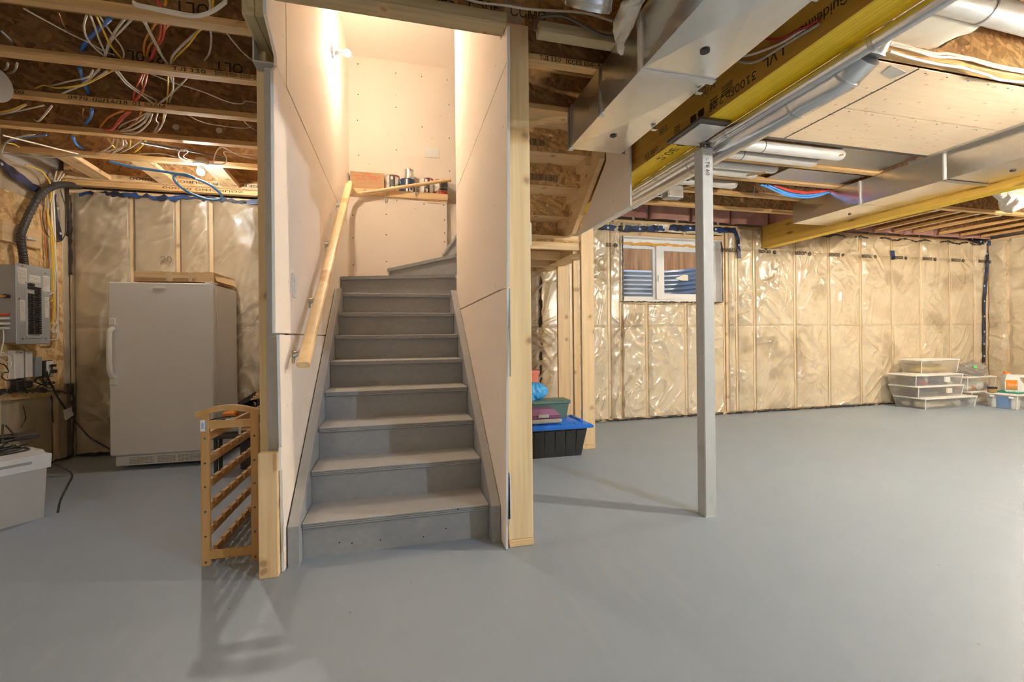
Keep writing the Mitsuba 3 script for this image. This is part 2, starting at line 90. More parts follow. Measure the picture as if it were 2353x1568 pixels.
def cat_(*ms):
    return trimesh.util.concatenate([m for m in ms if m is not None])


def bx(x0, x1, y0, y1, z0, z1, c=0.0):
    """Box, with chamfered edges if c."""
    c = min(c, abs(x1 - x0) * .4, abs(y1 - y0) * .4, abs(z1 - z0) * .4)
    if c <= 0:
        b = trimesh.creation.box((abs(x1 - x0), abs(y1 - y0), abs(z1 - z0)))
        b.apply_translation(((x0 + x1) / 2, (y0 + y1) / 2, (z0 + z1) / 2))
        return b
    p = []
    hx, hy, hz = abs(x1 - x0) / 2, abs(y1 - y0) / 2, abs(z1 - z0) / 2
    for sx in (-1, 1):
        for sy in (-1, 1):
            for sz in (-1, 1):
                p += [(sx * (hx - c), sy * (hy - c), sz * hz), (sx * (hx - c), sy * hy, sz * (hz - c)), (sx * hx, sy * (hy - c), sz * (hz - c))]
    h = trimesh.convex.convex_hull(np.array(p))
    h.apply_translation(((x0 + x1) / 2, (y0 + y1) / 2, (z0 + z1) / 2))
    return h


def hull(pts):
    return trimesh.convex.convex_hull(np.array(pts, float))


def prism(poly, axis, a, b):
    """Extrude a 2-D polygon: axis x -> (y,z), y -> (x,z), z -> (x,y)."""
    if not isinstance(poly, Polygon):
        poly = Polygon(poly)
    m = trimesh.creation.extrude_polygon(poly.buffer(0), abs(b - a), engine='earcut')
    v, lo = m.vertices.copy(), min(a, b)
    if axis == 'x':
        w, flip = np.c_[v[:, 2] + lo, v[:, 0], v[:, 1]], False
    elif axis == 'y':
        w, flip = np.c_[v[:, 0], v[:, 2] + lo, v[:, 1]], True
    else:
        w, flip = np.c_[v[:, 0], v[:, 1], v[:, 2] + lo], False
    return trimesh.Trimesh(w, m.faces[:, ::-1] if flip else m.faces, process=False)


def spline(pts, per=6):
    p = np.array(pts, float)
    if len(p) < 3:
        return p
    q = np.vstack([2 * p[0] - p[1], p, 2 * p[-1] - p[-2]])
    out = []
    for i in range(1, len(q) - 2):
        for t in np.linspace(0, 1, per, endpoint=False):
            a, b, c, d = q[i - 1], q[i], q[i + 1], q[i + 2]
            out.append(.5 * ((2 * b) + (c - a) * t + (2 * a - 5 * b + 4 * c - d) * t * t + (3 * b - a - 3 * c + d) * t ** 3))
    out.append(p[-1])
    return np.array(out)


def tube(pts, r, n=8, per=5, radii=None, close=True):
    p = spline(pts, per) if per else np.array(pts, float)
    d = np.gradient(p, axis=0)
    d /= np.linalg.norm(d, axis=1, keepdims=True) + 1e-12
    up = np.array([0, 0, 1.0]) if abs(d[0][2]) < .9 else np.array([1.0, 0, 0])
    rings = []
    u = np.cross(d[0], up)
    for i in range(len(p)):
        u = u - d[i] * (u @ d[i])
        u /= np.linalg.norm(u) + 1e-12
        w = np.cross(d[i], u)
        a = np.arange(n) * 2 * math.pi / n
        rr = r if radii is None else radii[i]
        rings.append(p[i] + rr * (np.cos(a)[:, None] * u + np.sin(a)[:, None] * w))
    v = np.vstack(rings)
    f = []
    for i in range(len(p) - 1):
        for j in range(n):
            a, b = i * n + j, i * n + (j + 1) % n
            f += [(a, b, b + n), (a, b + n, a + n)]
    if close:
        v = np.vstack([v, p[0], p[-1]])
        c0, c1, k = len(v) - 2, len(v) - 1, (len(p) - 1) * n
        for j in range(n):
            f += [(c0, (j + 1) % n, j), (c1, k + j, k + (j + 1) % n)]
    return trimesh.Trimesh(v, np.array(f), process=False)


def lathe(profile, n=24, at=(0, 0, 0), axis='z'):
    """profile: (r, h) from bottom to top; closed on the axis."""
    pr = [(0, profile[0][1])] + list(profile) + [(0, profile[-1][1])]
    v, f = [], []
    for r, h in pr:
        for j in range(n):
            a = 2 * math.pi * j / n
            v.append((r * math.cos(a), r * math.sin(a), h))
    for i in range(len(pr) - 1):
        for j in range(n):
            a, b = i * n + j, i * n + (j + 1) % n
            f += [(a, b, b + n), (a, b + n, a + n)]
    v = np.array(v)
    if axis == 'x':
        v = np.c_[v[:, 2], v[:, 0], v[:, 1]]
    elif axis == 'y':
        v = np.c_[v[:, 1], v[:, 2], v[:, 0]]
    m = trimesh.Trimesh(v + np.array(at), np.array(f), process=False)
    m.merge_vertices()
    m.update_faces(m.nondegenerate_faces())
    return m


def rod(a, b, r, n=14):
    return tube([a, b], r, n, per=0)


def sheet(P, flip=False):
    """Grid of points (m, n, 3) -> mesh."""
    m, n = P.shape[:2]
    i = np.arange(m * n).reshape(m, n)
    q = np.stack([i[:-1, :-1], i[1:, :-1], i[1:, 1:], i[:-1, 1:]], -1).reshape(-1, 4)
    if flip:
        q = q[:, ::-1]
    return trimesh.Trimesh(P.reshape(-1, 3), np.vstack([q[:, [0, 1, 2]], q[:, [0, 2, 3]]]), process=False)


def moved(m, at=(0, 0, 0), rz=0.0, pivot=(0, 0, 0), rx=0.0, ry=0.0):
    m = m.copy()
    m.apply_translation(-np.array(pivot, float))
    for ang, ax in ((rx, (1, 0, 0)), (ry, (0, 1, 0)), (rz, (0, 0, 1))):
        if ang:
            m.apply_transform(trimesh.transformations.rotation_matrix(ang, ax))
    m.apply_translation(np.array(pivot, float) + np.array(at, float))
    return m


def text_on(s, h, origin, right, up, depth=0.0008, bold=False, width=None):
    """Flat lettering standing on a surface: origin = lower left of the line."""
    m = meshkit.text_mesh(s, h, depth, bold)
    v = m.vertices.copy()
    if width:
        v[:, 0] *= width / max(v[:, 0].max(), 1e-6)
    r, u = np.array(right, float), np.array(up, float)
    n = np.cross(r, u)
    w = np.array(origin, float) + v[:, :1] * r + v[:, 1:2] * u + v[:, 2:3] * n
    return trimesh.Trimesh(w, m.faces, process=False)


def bars(widths, h, origin, right, up, gap=1.0, depth=.0008):
    """A barcode: bars of the given widths standing on a surface."""
    r, u = np.array(right, float), np.array(up, float)
    n, o, out, x = np.cross(r, u), np.array(origin, float), [], 0.0
    for i, w in enumerate(widths):
        if i % 2 == 0:
            b = trimesh.creation.box((w, h, depth))
            v = b.vertices + np.array([x + w / 2, h / 2, depth / 2])
            out.append(trimesh.Trimesh(o + v[:, :1] * r + v[:, 1:2] * u + v[:, 2:3] * n, b.faces, process=False))
        x += w * gap
    return cat_(*out)


# ------------------------------------------------------------------ materials
def rgb(c):
    return {'type': 'rgb', 'value': [float(x) for x in c]}


def mat(name, color, rough=.6, metallic=0.0, spec=.5, bump=None, bump_scale=.001, **kw):
    b = {'type': 'principled', 'base_color': proc(color) if callable(color) else rgb(color),
         'roughness': proc(rough) if callable(rough) else float(rough), 'metallic': float(metallic), 'specular': float(spec), **kw}
    if bump is not None:
        b = {'type': 'bumpmap', 'arbitrary': proc(bump, eps=.002), 'scale': float(bump_scale), 'bsdf': b}
    scene[name] = {'type': 'twosided', 'bsdf': b}
    return name


def plain(name, color, rough=.9):
    scene[name] = {'type': 'twosided', 'bsdf': {'type': 'diffuse', 'reflectance': proc(color) if callable(color) else rgb(color)}}
    return name


def wood(axis, light, dark, knots=True, fine=1.0):
    """Planed lumber, grain along an axis."""
    def fn(p, n, uv):
        a, b, c = {'x': (p.x, p.y, p.z), 'y': (p.y, p.x, p.z), 'z': (p.z, p.x, p.y)}[axis]
        g = fbm(a * 1.3, b * 38 * fine, c * 38 * fine, 3)
        g2 = fbm(a * 4, b * 160, c * 160, 2)
        col = mix(light, dark, smoothstep(.35, .8, g) * .6 + g2 * .25)
        if knots:
            d, _, w = voronoi(a * 4.6 + 3.7, (b + c * 1.3) * 4.6 + .61)
            d = d + .05 * (noise(a * 40, b * 60, c * 60) - .5)
            ring = .5 + .5 * dr.sin(d * 190 + a * 60)
            col = mix(col, mi.Color3f(.50, .33, .16), (1 - smoothstep(.08, .20, d)) * dr.select(w > .6, .5, 0.0))
            col = mix(col, mi.Color3f(.22, .12, .05), (1 - smoothstep(.045, .10, d)) * dr.select(w > .6, .5 + .08 * ring, 0.0))
        return col
    return fn


def osb(base, light, dark, sc=1.0):
    def fn(p, n, uv):
        ax, ay = dr.abs(n.x), dr.abs(n.y)
        a = dr.select(ax > .6, p.y, p.x)
        b = dr.select((ax > .6) | (ay > .6), p.z, p.y)
        col = mi.Color3f(base)
        for k, (th, s) in enumerate(((.5, 1.0), (2.0, 1.15), (1.15, .8), (2.75, .9))):
            c, q = math.cos(th), math.sin(th)
            u, v = (a * c + b * q) * 14 * s * sc + 3.1 * k, (b * c - a * q) * 46 * s * sc + 7.7 * k
            d, d2, w = voronoi(u, v)
            on = dr.select(w > .45, 1.0, 0.0) * smoothstep(.02, .12, d2 - d)
            tone = cell_rand(w * 977, k)
            col = mix(col, mix(dark, light, tone), on * .85)
        return col * (.9 + .2 * noise(a * 60, b * 60))
    return fn


mat('pine_x', wood('x', (.76, .57, .33), (.58, .38, .18)), .55)
mat('pine_y', wood('y', (.76, .57, .33), (.58, .38, .18)), .55)
mat('pine_z', wood('z', (.79, .60, .36), (.62, .42, .21)), .55)
mat('stud_z', wood('z', (.80, .64, .42), (.72, .56, .35)), .3, spec=.8)
mat('post_z', wood('z', (.76, .62, .38), (.62, .46, .25)), .6)
mat('old_x', wood('x', (.42, .36, .22), (.26, .20, .11)), .7)
mat('old_y', wood('y', (.52, .45, .27), (.34, .27, .15)), .7)
mat('flange_x', wood('x', (.66, .43, .20), (.46, .27, .10), knots=False), .6)
mat('flange_y', wood('y', (.66, .43, .20), (.46, .27, .10), knots=False), .6)
mat('rack_wood', wood('z', (.52, .31, .12), (.43, .24, .08), knots=False), .42)
mat('rack_rail', wood('y', (.47, .28, .11), (.38, .21, .07), knots=False), .45)
mat('rail_wood', wood('y', (.84, .62, .34), (.74, .50, .24), knots=False), .38)
mat('rail_wood_dark', wood('y', (.72, .44, .20), (.60, .34, .13), knots=False), .38)
mat('rail_wood_x', wood('x', (.76, .56, .33), (.62, .42, .22), knots=False), .4)
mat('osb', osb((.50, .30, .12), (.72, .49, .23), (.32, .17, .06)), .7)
mat('osb_web', osb((.25, .14, .055), (.38, .23, .10), (.14, .07, .025)), .75)  # web board darkened: shade above the flanges is put into its colour
mat('osb_panel', osb((.62, .40, .16), (.88, .68, .37), (.40, .21, .065), .62), .6)


def lvl_fn(p, n, uv):
    side = dr.abs(n.x) > .6
    ply_ = smoothstep(.35, .75, noise(p.x * 330, p.y * .8, 3)) * .5 + noise(p.x * 700, p.y * 6) * .25
    bottom = mix((.86, .60, .010), (.60, .36, .005), ply_)
    g = fbm(p.y * 2, p.z * 60, 1, 3)
    d, _, w = voronoi(p.y * 2.1 + 1.3, p.z * 7 + p.x * 3)
    flat = mix((.48, .29, .05), (.36, .20, .03), g)
    flat = mix(flat, mi.Color3f(.14, .08, .03), (1 - smoothstep(.04, .15, d)) * dr.select(w > .5, .7, 0.0))
    return dr.select(side, flat, bottom)


mat('lvl', lvl_fn, .5)


def lvl2_fn(p, n, uv):
    side = dr.abs(n.x) > .6
    g = fbm(p.y * 2, p.z * 60, 1, 3)
    d, _, w = voronoi(p.y * 2.6 + 4.3, p.z * 8)
    flat = mix((.66, .43, .09), (.52, .31, .05), g)
    flat = mix(flat, mi.Color3f(.20, .11, .04), (1 - smoothstep(.05, .2, d)) * dr.select(w > .4, .8, 0.0))
    return dr.select(side, flat, mi.Color3f(.86, .56, .02))


mat('lvl_far', lvl2_fn, .5)


def floor_fn(p, n, uv):
    a = fbm(p.x * .9, p.y * .9, 2, 4)
    b = fbm(p.x * 7, p.y * 7, 5, 3)
    s = noise(p.x * 90 + p.y * 30, p.y * 9)
    c = mix((.245, .308, .385), (.285, .35, .435), a * .7 + b * .3)
    d, _, w = voronoi(p.x * 1.7, p.y * 1.7)
    speck = (1 - smoothstep(.005, .011, d)) * dr.select(w > .6, 1.0, 0.0)
    scuff = smoothstep(.62, .72, noise(p.x * 26, p.y * 3.1, 3)) * smoothstep(.62, .75, noise(p.x * 1.1, p.y * 1.1, 9))
    c = mix(c, mi.Color3f(.44, .45, .46), scuff * .08 + s * .03)
    return mix(c, mi.Color3f(.17, .19, .09), speck * .7)


mat('floor_paint', floor_fn, lambda p, n, uv: .40 + .2 * fbm(p.x * 3, p.y * 3), spec=.45, bump=lambda p, n, uv: fbm(p.x * 25, p.y * 25, 0, 3), bump_scale=.0012)


def gyp_fn(p, n, uv):
    a = dr.select(dr.abs(n.x) > .6, p.y, p.x)
    d, _, w = voronoi(a * 2.4 + 1, p.z * 2.4)
    spot = (1 - smoothstep(.008, .016, d)) * dr.select(w > .35, 1.0, 0.0)
    return mix(mix((.83, .75, .67), (.80, .71, .63), fbm(a * 1.2, p.z * 1.2)), mi.Color3f(.25, .2, .16), spot * .8)


mat('drywall', gyp_fn, .85, spec=.2)
mat('gypsum_edge', (.62, .65, .68), .9, spec=.1)
mat('gypsum_back', (.56, .50, .44), .9, spec=.1)


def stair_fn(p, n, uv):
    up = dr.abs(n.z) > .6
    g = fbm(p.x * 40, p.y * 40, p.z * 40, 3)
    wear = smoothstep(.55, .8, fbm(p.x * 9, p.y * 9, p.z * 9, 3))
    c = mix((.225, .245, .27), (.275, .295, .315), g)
    c = dr.select(up, mix(c * 1.3, mi.Color3f(.42, .41, .39), .45), c)  # faces turned up painted lighter, standing in for the stair lamp light
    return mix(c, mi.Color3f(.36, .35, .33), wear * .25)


def grain_bump(p, n, uv):
    return fbm(p.x * 18, p.y * 60, p.z * 90, 3)


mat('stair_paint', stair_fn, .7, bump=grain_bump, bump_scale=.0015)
mat('steel_grey', lambda p, n, uv: mix((.44, .46, .47), (.34, .35, .33), smoothstep(.6, .8, fbm(p.x * 20, p.y * 20, p.z * 5, 3)) * .6), .45, spec=.5)
mat('steel_dark', (.10, .09, .08), .45, metallic=.6)
mat('galvanised', lambda p, n, uv: mix((.74, .74, .73), (.81, .81, .80), fbm(p.x * 30, p.y * 30, p.z * 30, 2)), lambda p, n, uv: .20 + .10 * fbm(p.x * 14, p.y * 14, p.z * 14, 2), metallic=1.0)
mat('galvanised_pipe', lambda p, n, uv: mix((.60, .62, .65), (.68, .70, .73), fbm(p.x * 30, p.y * 30, p.z * 30, 2)), lambda p, n, uv: .16 + .08 * fbm(p.x * 9, p.y * 9, p.z * 9, 2), metallic=1.0)
mat('galvanised_dull', (.52, .52, .51), .42, metallic=1.0)


def foil_fn(p, n, uv):
    d, _, w = voronoi(p.x * 7, p.y * 9)
    red = (1 - smoothstep(.05, .11, d)) * dr.select(w > .3, .5, 0.0)
    return mix(mix((.86, .69, .50), (.90, .75, .57), noise(p.x * 5, p.y * 90)), mi.Color3f(.68, .30, .18), red)


mat('pan_board', foil_fn, .45, spec=.5, metallic=.25)
mat('white_metal', (.66, .66, .65), .35, metallic=.3)


def freezer_fn(p, n, uv):
    return mix((.70, .71, .71), (.73, .74, .74), noise(p.x * 400, p.y * 400, p.z * 400))


mat('freezer_white', freezer_fn, .42, spec=.5)
mat('white_plastic', (.76, .77, .77), .4)
mat('white_trim', (.78, .79, .80), .4)
mat('grey_plastic', (.33, .33, .32), .55)
mat('panel_grey', (.34, .36, .37), .45)
mat('panel_side', (.26, .27, .27), .5)
mat('box_grey', (.25, .29, .32), .5)
mat('black', (.018, .018, .02), .45)
mat('black_soft', (.035, .033, .032), .6)
mat('rubber', (.025, .025, .025), .5)
mat('ink', (.03, .022, .016), .8, spec=.1)
mat('ink_soft', (.13, .10, .07), .8, spec=.1)
mat('paper', (.78, .78, .76), .8)
mat('paper_cream', (.78, .74, .62), .8)
mat('red_ink', (.55, .09, .06), .7)
mat('red_plastic', (.50, .035, .03), .45)
mat('cable_white', (.72, .69, .62), .45)
mat('cable_yellow', (.80, .54, .06), .45)
mat('cable_orange', (.72, .30, .05), .45)
mat('cable_red', (.58, .07, .05), .45)
mat('cable_darkred', (.30, .02, .03), .4)
mat('cable_blue', (.03, .20, .66), .35)
mat('cable_blue_light', (.10, .36, .85), .35)
mat('cable_grey', (.38, .37, .34), .45)
mat('copper', (.55, .25, .10), .35, metallic=.8)
mat('tape_navy', lambda p, n, uv: mix((.010, .014, .030), (.014, .040, .13), smoothstep(.4, .7, noise(p.x * 14 + p.y * 14, p.z * 14))), .45, spec=.4)
mat('tape_dot', (.55, .60, .68), .5)
mat('caulk', (.02, .02, .022), .35, spec=.6)
mat('card', lambda p, n, uv: mix((.42, .25, .13), (.48, .30, .16), noise(p.x * 8, p.y * 40, p.z * 60)), .75)
mat('card_light', lambda p, n, uv: mix((.56, .38, .20), (.46, .30, .15), fbm(p.x * 6, p.y * 6, p.z * 30)), .7)
mat('pack_tape', (.60, .46, .26), .3)
mat('tote_black', (.022, .024, .026), .4)
mat('lid_blue', (.02, .17, .72), .38)
mat('purple', (.19, .07, .17), .35)
mat('tote_green', (.09, .17, .15), .45)
mat('bag_blue', (.06, .40, .85), .25, spec=.7)
mat('bag_grey', (.28, .26, .25), .25, spec=.8)
mat('bag_green', (.15, .65, .20), .4)
mat('pot_red', (.62, .18, .14), .5)
mat('jug_white', (.84, .84, .82), .35)
mat('orange', (.78, .24, .02), .45)
mat('teal', (.02, .22, .18), .45)
mat('navy', (.02, .035, .10), .3)
mat('tin', (.66, .66, .66), .25, metallic=1.0)
mat('can_white', (.72, .70, .67), .4)
mat('can_black', (.04, .04, .045), .35)
mat('blue_print', (.05, .25, .60), .5)
mat('yellow_tag', (.70, .62, .05), .5)


def wool(c0, c1, c2):
    def fn(p, n, uv):
        a = p.x + p.y * .6
        g = fbm(a * 5, p.z * 5, 2, 4)
        h = fbm(a * 34 + g * 5, p.z * 34, 8, 3)
        k = smoothstep(.55, .75, fbm(a * 2.3, p.z * 3.1, 5, 4))
        return mix(mix(c0, c1, smoothstep(.3, .75, g) * .7 + h * .3), c2, k * .75)
    return fn




def film_gloss(name, fn, weight, alpha):
    """Insulation under clinging clear film: matt wool with a sharp gloss."""
    scene[name] = {'type': 'twosided', 'bsdf': {'type': 'blendbsdf', 'weight': weight, 'a': {'type': 'diffuse', 'reflectance': proc(fn)}, 'b': {'type': 'roughconductor', 'alpha': alpha, 'material': 'none', 'specular_reflectance': rgb((.95, .95, .95))}}}


film_gloss('wool', wool((.75, .655, .49), (.64, .53, .375), (.42, .33, .21)), .115, .07)
film_gloss('wool_dark', wool((.47, .40, .29), (.37, .31, .215), (.20, .16, .11)), .055, .12)  # darker, browner wool for the left and freezer walls
plain('wool_white', wool((.74, .72, .66), (.66, .63, .56), (.55, .50, .42)))
plain('wool_pink', wool((.42, .25, .22), (.36, .20, .18), (.25, .13, .12)))
plain('concrete', lambda p, n, uv: mix((.42, .41, .39), (.5, .49, .47), fbm(p.x * 4, p.y * 4, p.z * 4)))
plain('soil', lambda p, n, uv: mix((.22, .17, .12), (.30, .25, .18), fbm(p.x * 4, p.y * 4, p.z * 4)))
scene['poly'] = {'type': 'thindielectric', 'int_ior': 1.50}
scene['glass'] = {'type': 'thindielectric', 'int_ior': 1.5}
scene['clear_plastic'] = {'type': 'blendbsdf', 'weight': .15, 'a': {'type': 'thindielectric', 'int_ior': 1.5}, 'b': {'type': 'twosided', 'bsdf': {'type': 'diffuse', 'reflectance': rgb((.82, .84, .84))}}}
mat('lid_clear', (.82, .83, .81), .35)
mat('fence', wood('z', (.58, .31, .13), (.24, .11, .04), knots=False, fine=.5), .7)
mat('corrugated', lambda p, n, uv: mix((.46, .55, .64), (.52, .61, .70), noise(p.x * 4, p.z * 4)), .3, metallic=.35)
mat('foam', (.66, .36, .08), .8)

CABLE = {'white': 'cable_white', 'yellow': 'cable_yellow', 'orange': 'cable_orange', 'red': 'cable_red', 'blue': 'cable_blue', 'grey': 'cable_grey', 'black': 'rubber', 'copper': 'copper', 'darkred': 'cable_darkred'}

# ------------------------------------------------------------------ room shell
XL, XR, YB, YL, YF = -3.0, 9.5, 5.25, 5.12, -4.2     # left wall, right wall, far wall, far wall by the freezer, wall behind the camera
ZJ, ZS = 2.60, 2.90                                  # underside of the joists, underside of the subfloor
OX0, OX1, OY0 = -.62, 1.66, 2.25                     # stair opening

k = setting('floor')
put(k, bx(XL - .2, XR + .2, YF - .2, 5.66, -.12, 0), 'floor_paint')
c = setting('ceiling')
for i, (x0, x1, y0, y1) in enumerate(((XL - .3, OX0, YF - .3, 5.7), (OX0, OX1, YF - .3, OY0), (.60, OX1, OY0, 3.30), (OX1, XR + .3, YF - .3, 5.7))):
    part(c, 'subfloor_sheet', bx(x0, x1, y0, y1, ZS, ZS + .022), 'osb')

# window hole in the far wall
WX0, WX1, WZ0, WZ1 = 2.81, 4.28, 1.545, 2.37


def ridged(p, seed, power=6):
    return (1 - np.abs(2 * meshkit.noise(p, seed) - 1)) ** power


def folds(A, Z, studs, seed, wrinkle=1.0):
    """Height of the stapled film towards the room at points (A, Z) of a wall."""
    st = np.array(sorted(studs))
    d = np.min(np.abs(A[..., None] - st), -1)
    bay = np.clip(d / .28, 0, 1)
    O = A * 0
    h = .016 * np.sin(bay * math.pi / 2) * (.4 + meshkit.fbm(np.stack([A * 2.3, Z * 1.6, O], -1), 2, seed))
    wx = .10 * (meshkit.fbm(np.stack([A * 3, Z * 3, O + 4], -1), 2, seed + 3) - .5)
    wz = .10 * (meshkit.fbm(np.stack([A * 3, Z * 3, O + 9], -1), 2, seed + 4) - .5)
    for i, (th, fa, fb, amp) in enumerate(((.9, 2.6, 9, .020), (-.8, 2.4, 10, .020), (1.35, 1.6, 11, .014), (.25, 3.0, 9, .012), (-.45, 3.5, 15, .009), (1.1, 4, 22, .006))):
        c, q = math.cos(th), math.sin(th)
        u, v = (A + wx) * c + (Z + wz) * q, (Z + wz) * c - (A + wx) * q
        mask = np.clip(meshkit.noise(np.stack([A * 2.2, Z * 2.0, O + i * 9], -1), seed + 40 + i) * 2.8 - 1.0, 0, 1)
        h = h + 1.15 * wrinkle * amp * ridged(np.stack([u * fa, v * fb, O + i * 3.3], -1), seed + 10 + i, 5) * mask
    h = h + wrinkle * .005 * meshkit.fbm(np.stack([A * 8, Z * 8, O], -1), 3, seed + 5)
    h = h - .010 * np.exp(-((Z - 1.22) / .010) ** 2)
    return h * np.clip((d - .008) / .06, .12, 1)


def puffy(x0, x1, z0, z1, y, depth=.05, amp=.02, seed=0, axis='y', s=1, height=None, res=.055):
    """A batt of insulation that bulges towards the room; height(A, Z) presses it against the film."""
    nu, nv = max(6, int((x1 - x0) / res) + 1), max(8, int((z1 - z0) / res) + 1)
    u, v = np.meshgrid(np.linspace(0, 1, nu), np.linspace(0, 1, nv), indexing='ij')
    X, Z = x0 + (x1 - x0) * u, z0 + (z1 - z0) * v
    if height is None:
        edge = np.minimum(1, 8 * np.minimum(u, 1 - u)) ** .5
        B = amp * edge * (.4 + .9 * meshkit.fbm(np.stack([X * 4, Z * 3, X * 0 + seed], -1), 3, seed))
    else:
        B = height(X, Z)
    Y = y - B
    P = np.stack([X, Y, Z], -1) if axis == 'y' else np.stack([y + B * s, X, Z], -1)
    back = (0, depth, 0) if axis == 'y' else (-depth * s, 0, 0)
    P = np.concatenate([P[:1] + back, P, P[-1:] + back], 0)
    return sheet(P, flip=(axis == 'x' and s > 0) or False)


def film(a0, a1, z0, z1, base, studs, seed=1, res=.014, wrinkle=1.0, hole=None, axis='y', s=-1):
    """Polyethylene film stapled over studs; s is the direction towards the room on its axis."""
    na, nz = int((a1 - a0) / res) + 1, int((z1 - z0) / res) + 1
    A, Z = np.meshgrid(np.linspace(a0, a1, na), np.linspace(z0, z1, nz), indexing='ij')
    Y = base + s * folds(A, Z, studs, seed, wrinkle)
    P = np.stack([A, Y, Z], -1) if axis == 'y' else np.stack([Y, A, Z], -1)
    m = sheet(P, flip=(axis == 'y') == (s > 0))
    if hole:
        c = m.triangles_center[:, [0 if axis == 'y' else 1, 2]]
        m.update_faces(~((c[:, 0] > hole[0]) & (c[:, 0] < hole[1]) & (c[:, 1] > hole[2]) & (c[:, 1] < hole[3])))
        m.remove_unreferenced_vertices()
    return m


def ragged(pts, width, y, t=.003, seed=0, axis='y', step=.05, jag=.25):
    """A strip of tape along a path (a, z) on a wall plane, its edges uneven."""
    r = random.Random(seed)
    p = np.array(pts, float)
    q = []
    for a, b in zip(p[:-1], p[1:]):
        n = max(1, int(np.hypot(*(b - a)) / step))
        q += [a + (b - a) * i / n for i in range(n)]
    q = np.array(q + [p[-1]])
    d = np.gradient(q, axis=0)
    d /= np.linalg.norm(d, axis=1, keepdims=True) + 1e-9
    nn = np.c_[-d[:, 1], d[:, 0]]
    L = q + nn * (width / 2 * np.array([[1 + r.uniform(-jag, jag)] for _ in q]))
    R_ = q - nn * (width / 2 * np.array([[1 + r.uniform(-jag, jag)] for _ in q]))
    poly = Polygon(np.vstack([L, R_[::-1]])).buffer(0)
    polys = getattr(poly, 'geoms', [poly])
    return cat_(*[prism(g, axis, y, y + t) for g in polys if g.area > 1e-6])


# far wall, right of the stairs
far_studs = [.95, 1.55, 2.10, 2.62, 3.154, 3.741, 4.40, 4.55, 4.843, 5.54, 6.155, 6.756, 7.385, 7.97, 8.609, 9.15, 9.43, 9.485]
w = setting('wall_far')
hp = Polygon([(OX0, -.1), (XR + .2, -.1), (XR + .2, 2.95), (OX0, 2.95)], [[(WX0 - .04, WZ0 - .02), (4.36, WZ0 - .02), (4.36, 2.40), (WX0 - .04, 2.40)]])
put(w, prism(hp, 'y', 5.42, 5.62), 'concrete')
for i, x in enumerate(far_studs):
    if WX0 < x < WX1:
        part(w, 'stud', bx(x - .019, x + .019, 5.262, 5.41, 0, WZ0 - .04, .002), 'stud_z')
        part(w, 'stud', bx(x - .019, x + .019, 5.262, 5.41, 2.42, ZJ - .04, .002), 'stud_z')
    else:
        part(w, 'stud', bx(x - .019, x + .019, 5.262, 5.41, 0, ZJ - .04, .002), 'stud_z')
for x in (WX0 - .03, WX1 + .06):
    part(w, 'stud', bx(x - .019, x + .019, 5.262, 5.41, 0, ZJ - .04, .002), 'stud_z')
part(w, 'sill_plate', bx(.7, XR, 5.262, 5.41, 0, .038), 'pine_x')
part(w, 'top_plate', bx(.7, XR, 5.265, 5.41, ZJ - .04, ZJ), 'pine_x')
part(w, 'window_header', bx(WX0 - .02, WX1 + .06, 5.262, 5.41, 2.38, 2.45, .003), 'pine_x')
part(w, 'window_sill_plate', bx(WX0 - .02, WX1 + .06, 5.262, 5.41, WZ0 - .04, WZ0 - .005, .003), 'pine_x')
ed = [.69] + far_studs
for i in range(len(ed) - 1):
    a, b = ed[i] + .0195, ed[i + 1] - .0195
    if b - a < .03:
        continue
    segs = [(.04, 1.2185), (1.2205, 2.555)]
    if a > WX0 - .01 and b < WX1:
        segs = [(.04, 1.2185), (1.2205, WZ0 - .045), (2.455, 2.555)]
    elif b > WX0 and a < WX0:
        for z0, z1 in ((.04, 1.2185), (1.2205, WZ0 - .045), (2.455, 2.555)):
            part(w, 'insulation_batt', puffy(WX0 - .01, b, z0, z1, 5.256, height=lambda A, Z: folds(A, Z, far_studs, 3, 1.0), res=.014), 'wool', True)
        b = WX0 - .0495
    elif a < WX1 + .07 < b:
        for z0, z1 in ((.04, 1.2185), (1.2205, WZ0 - .045), (2.455, 2.555)):
            part(w, 'insulation_batt', puffy(a, WX1 + .04, z0, z1, 5.256, height=lambda A, Z: folds(A, Z, far_studs, 3, 1.0), res=.014), 'wool', True)
        a = WX1 + .0795
    if b - a < .03:
        continue
    for z0, z1 in segs:
        part(w, 'insulation_batt', puffy(a, b, z0, z1, 5.256, height=lambda A, Z: folds(A, Z, far_studs, 3, 1.0), res=.014), 'wool', True)
fm = film(.70, XR, .015, ZJ - .01, 5.25, far_studs, seed=3, hole=(WX0, WX1, WZ0, WZ1), wrinkle=1.0)
part(w, 'vapour_barrier', fm, 'poly', True, label='shiny wrinkled clear film over yellow insulation')
part(w, 'tape', ragged([(1.70, 2.0), (1.69, 1.5), (1.685, 1.0), (1.68, .4)], .03, 5.222, .004, 4, step=.03, jag=.8), 'caulk')
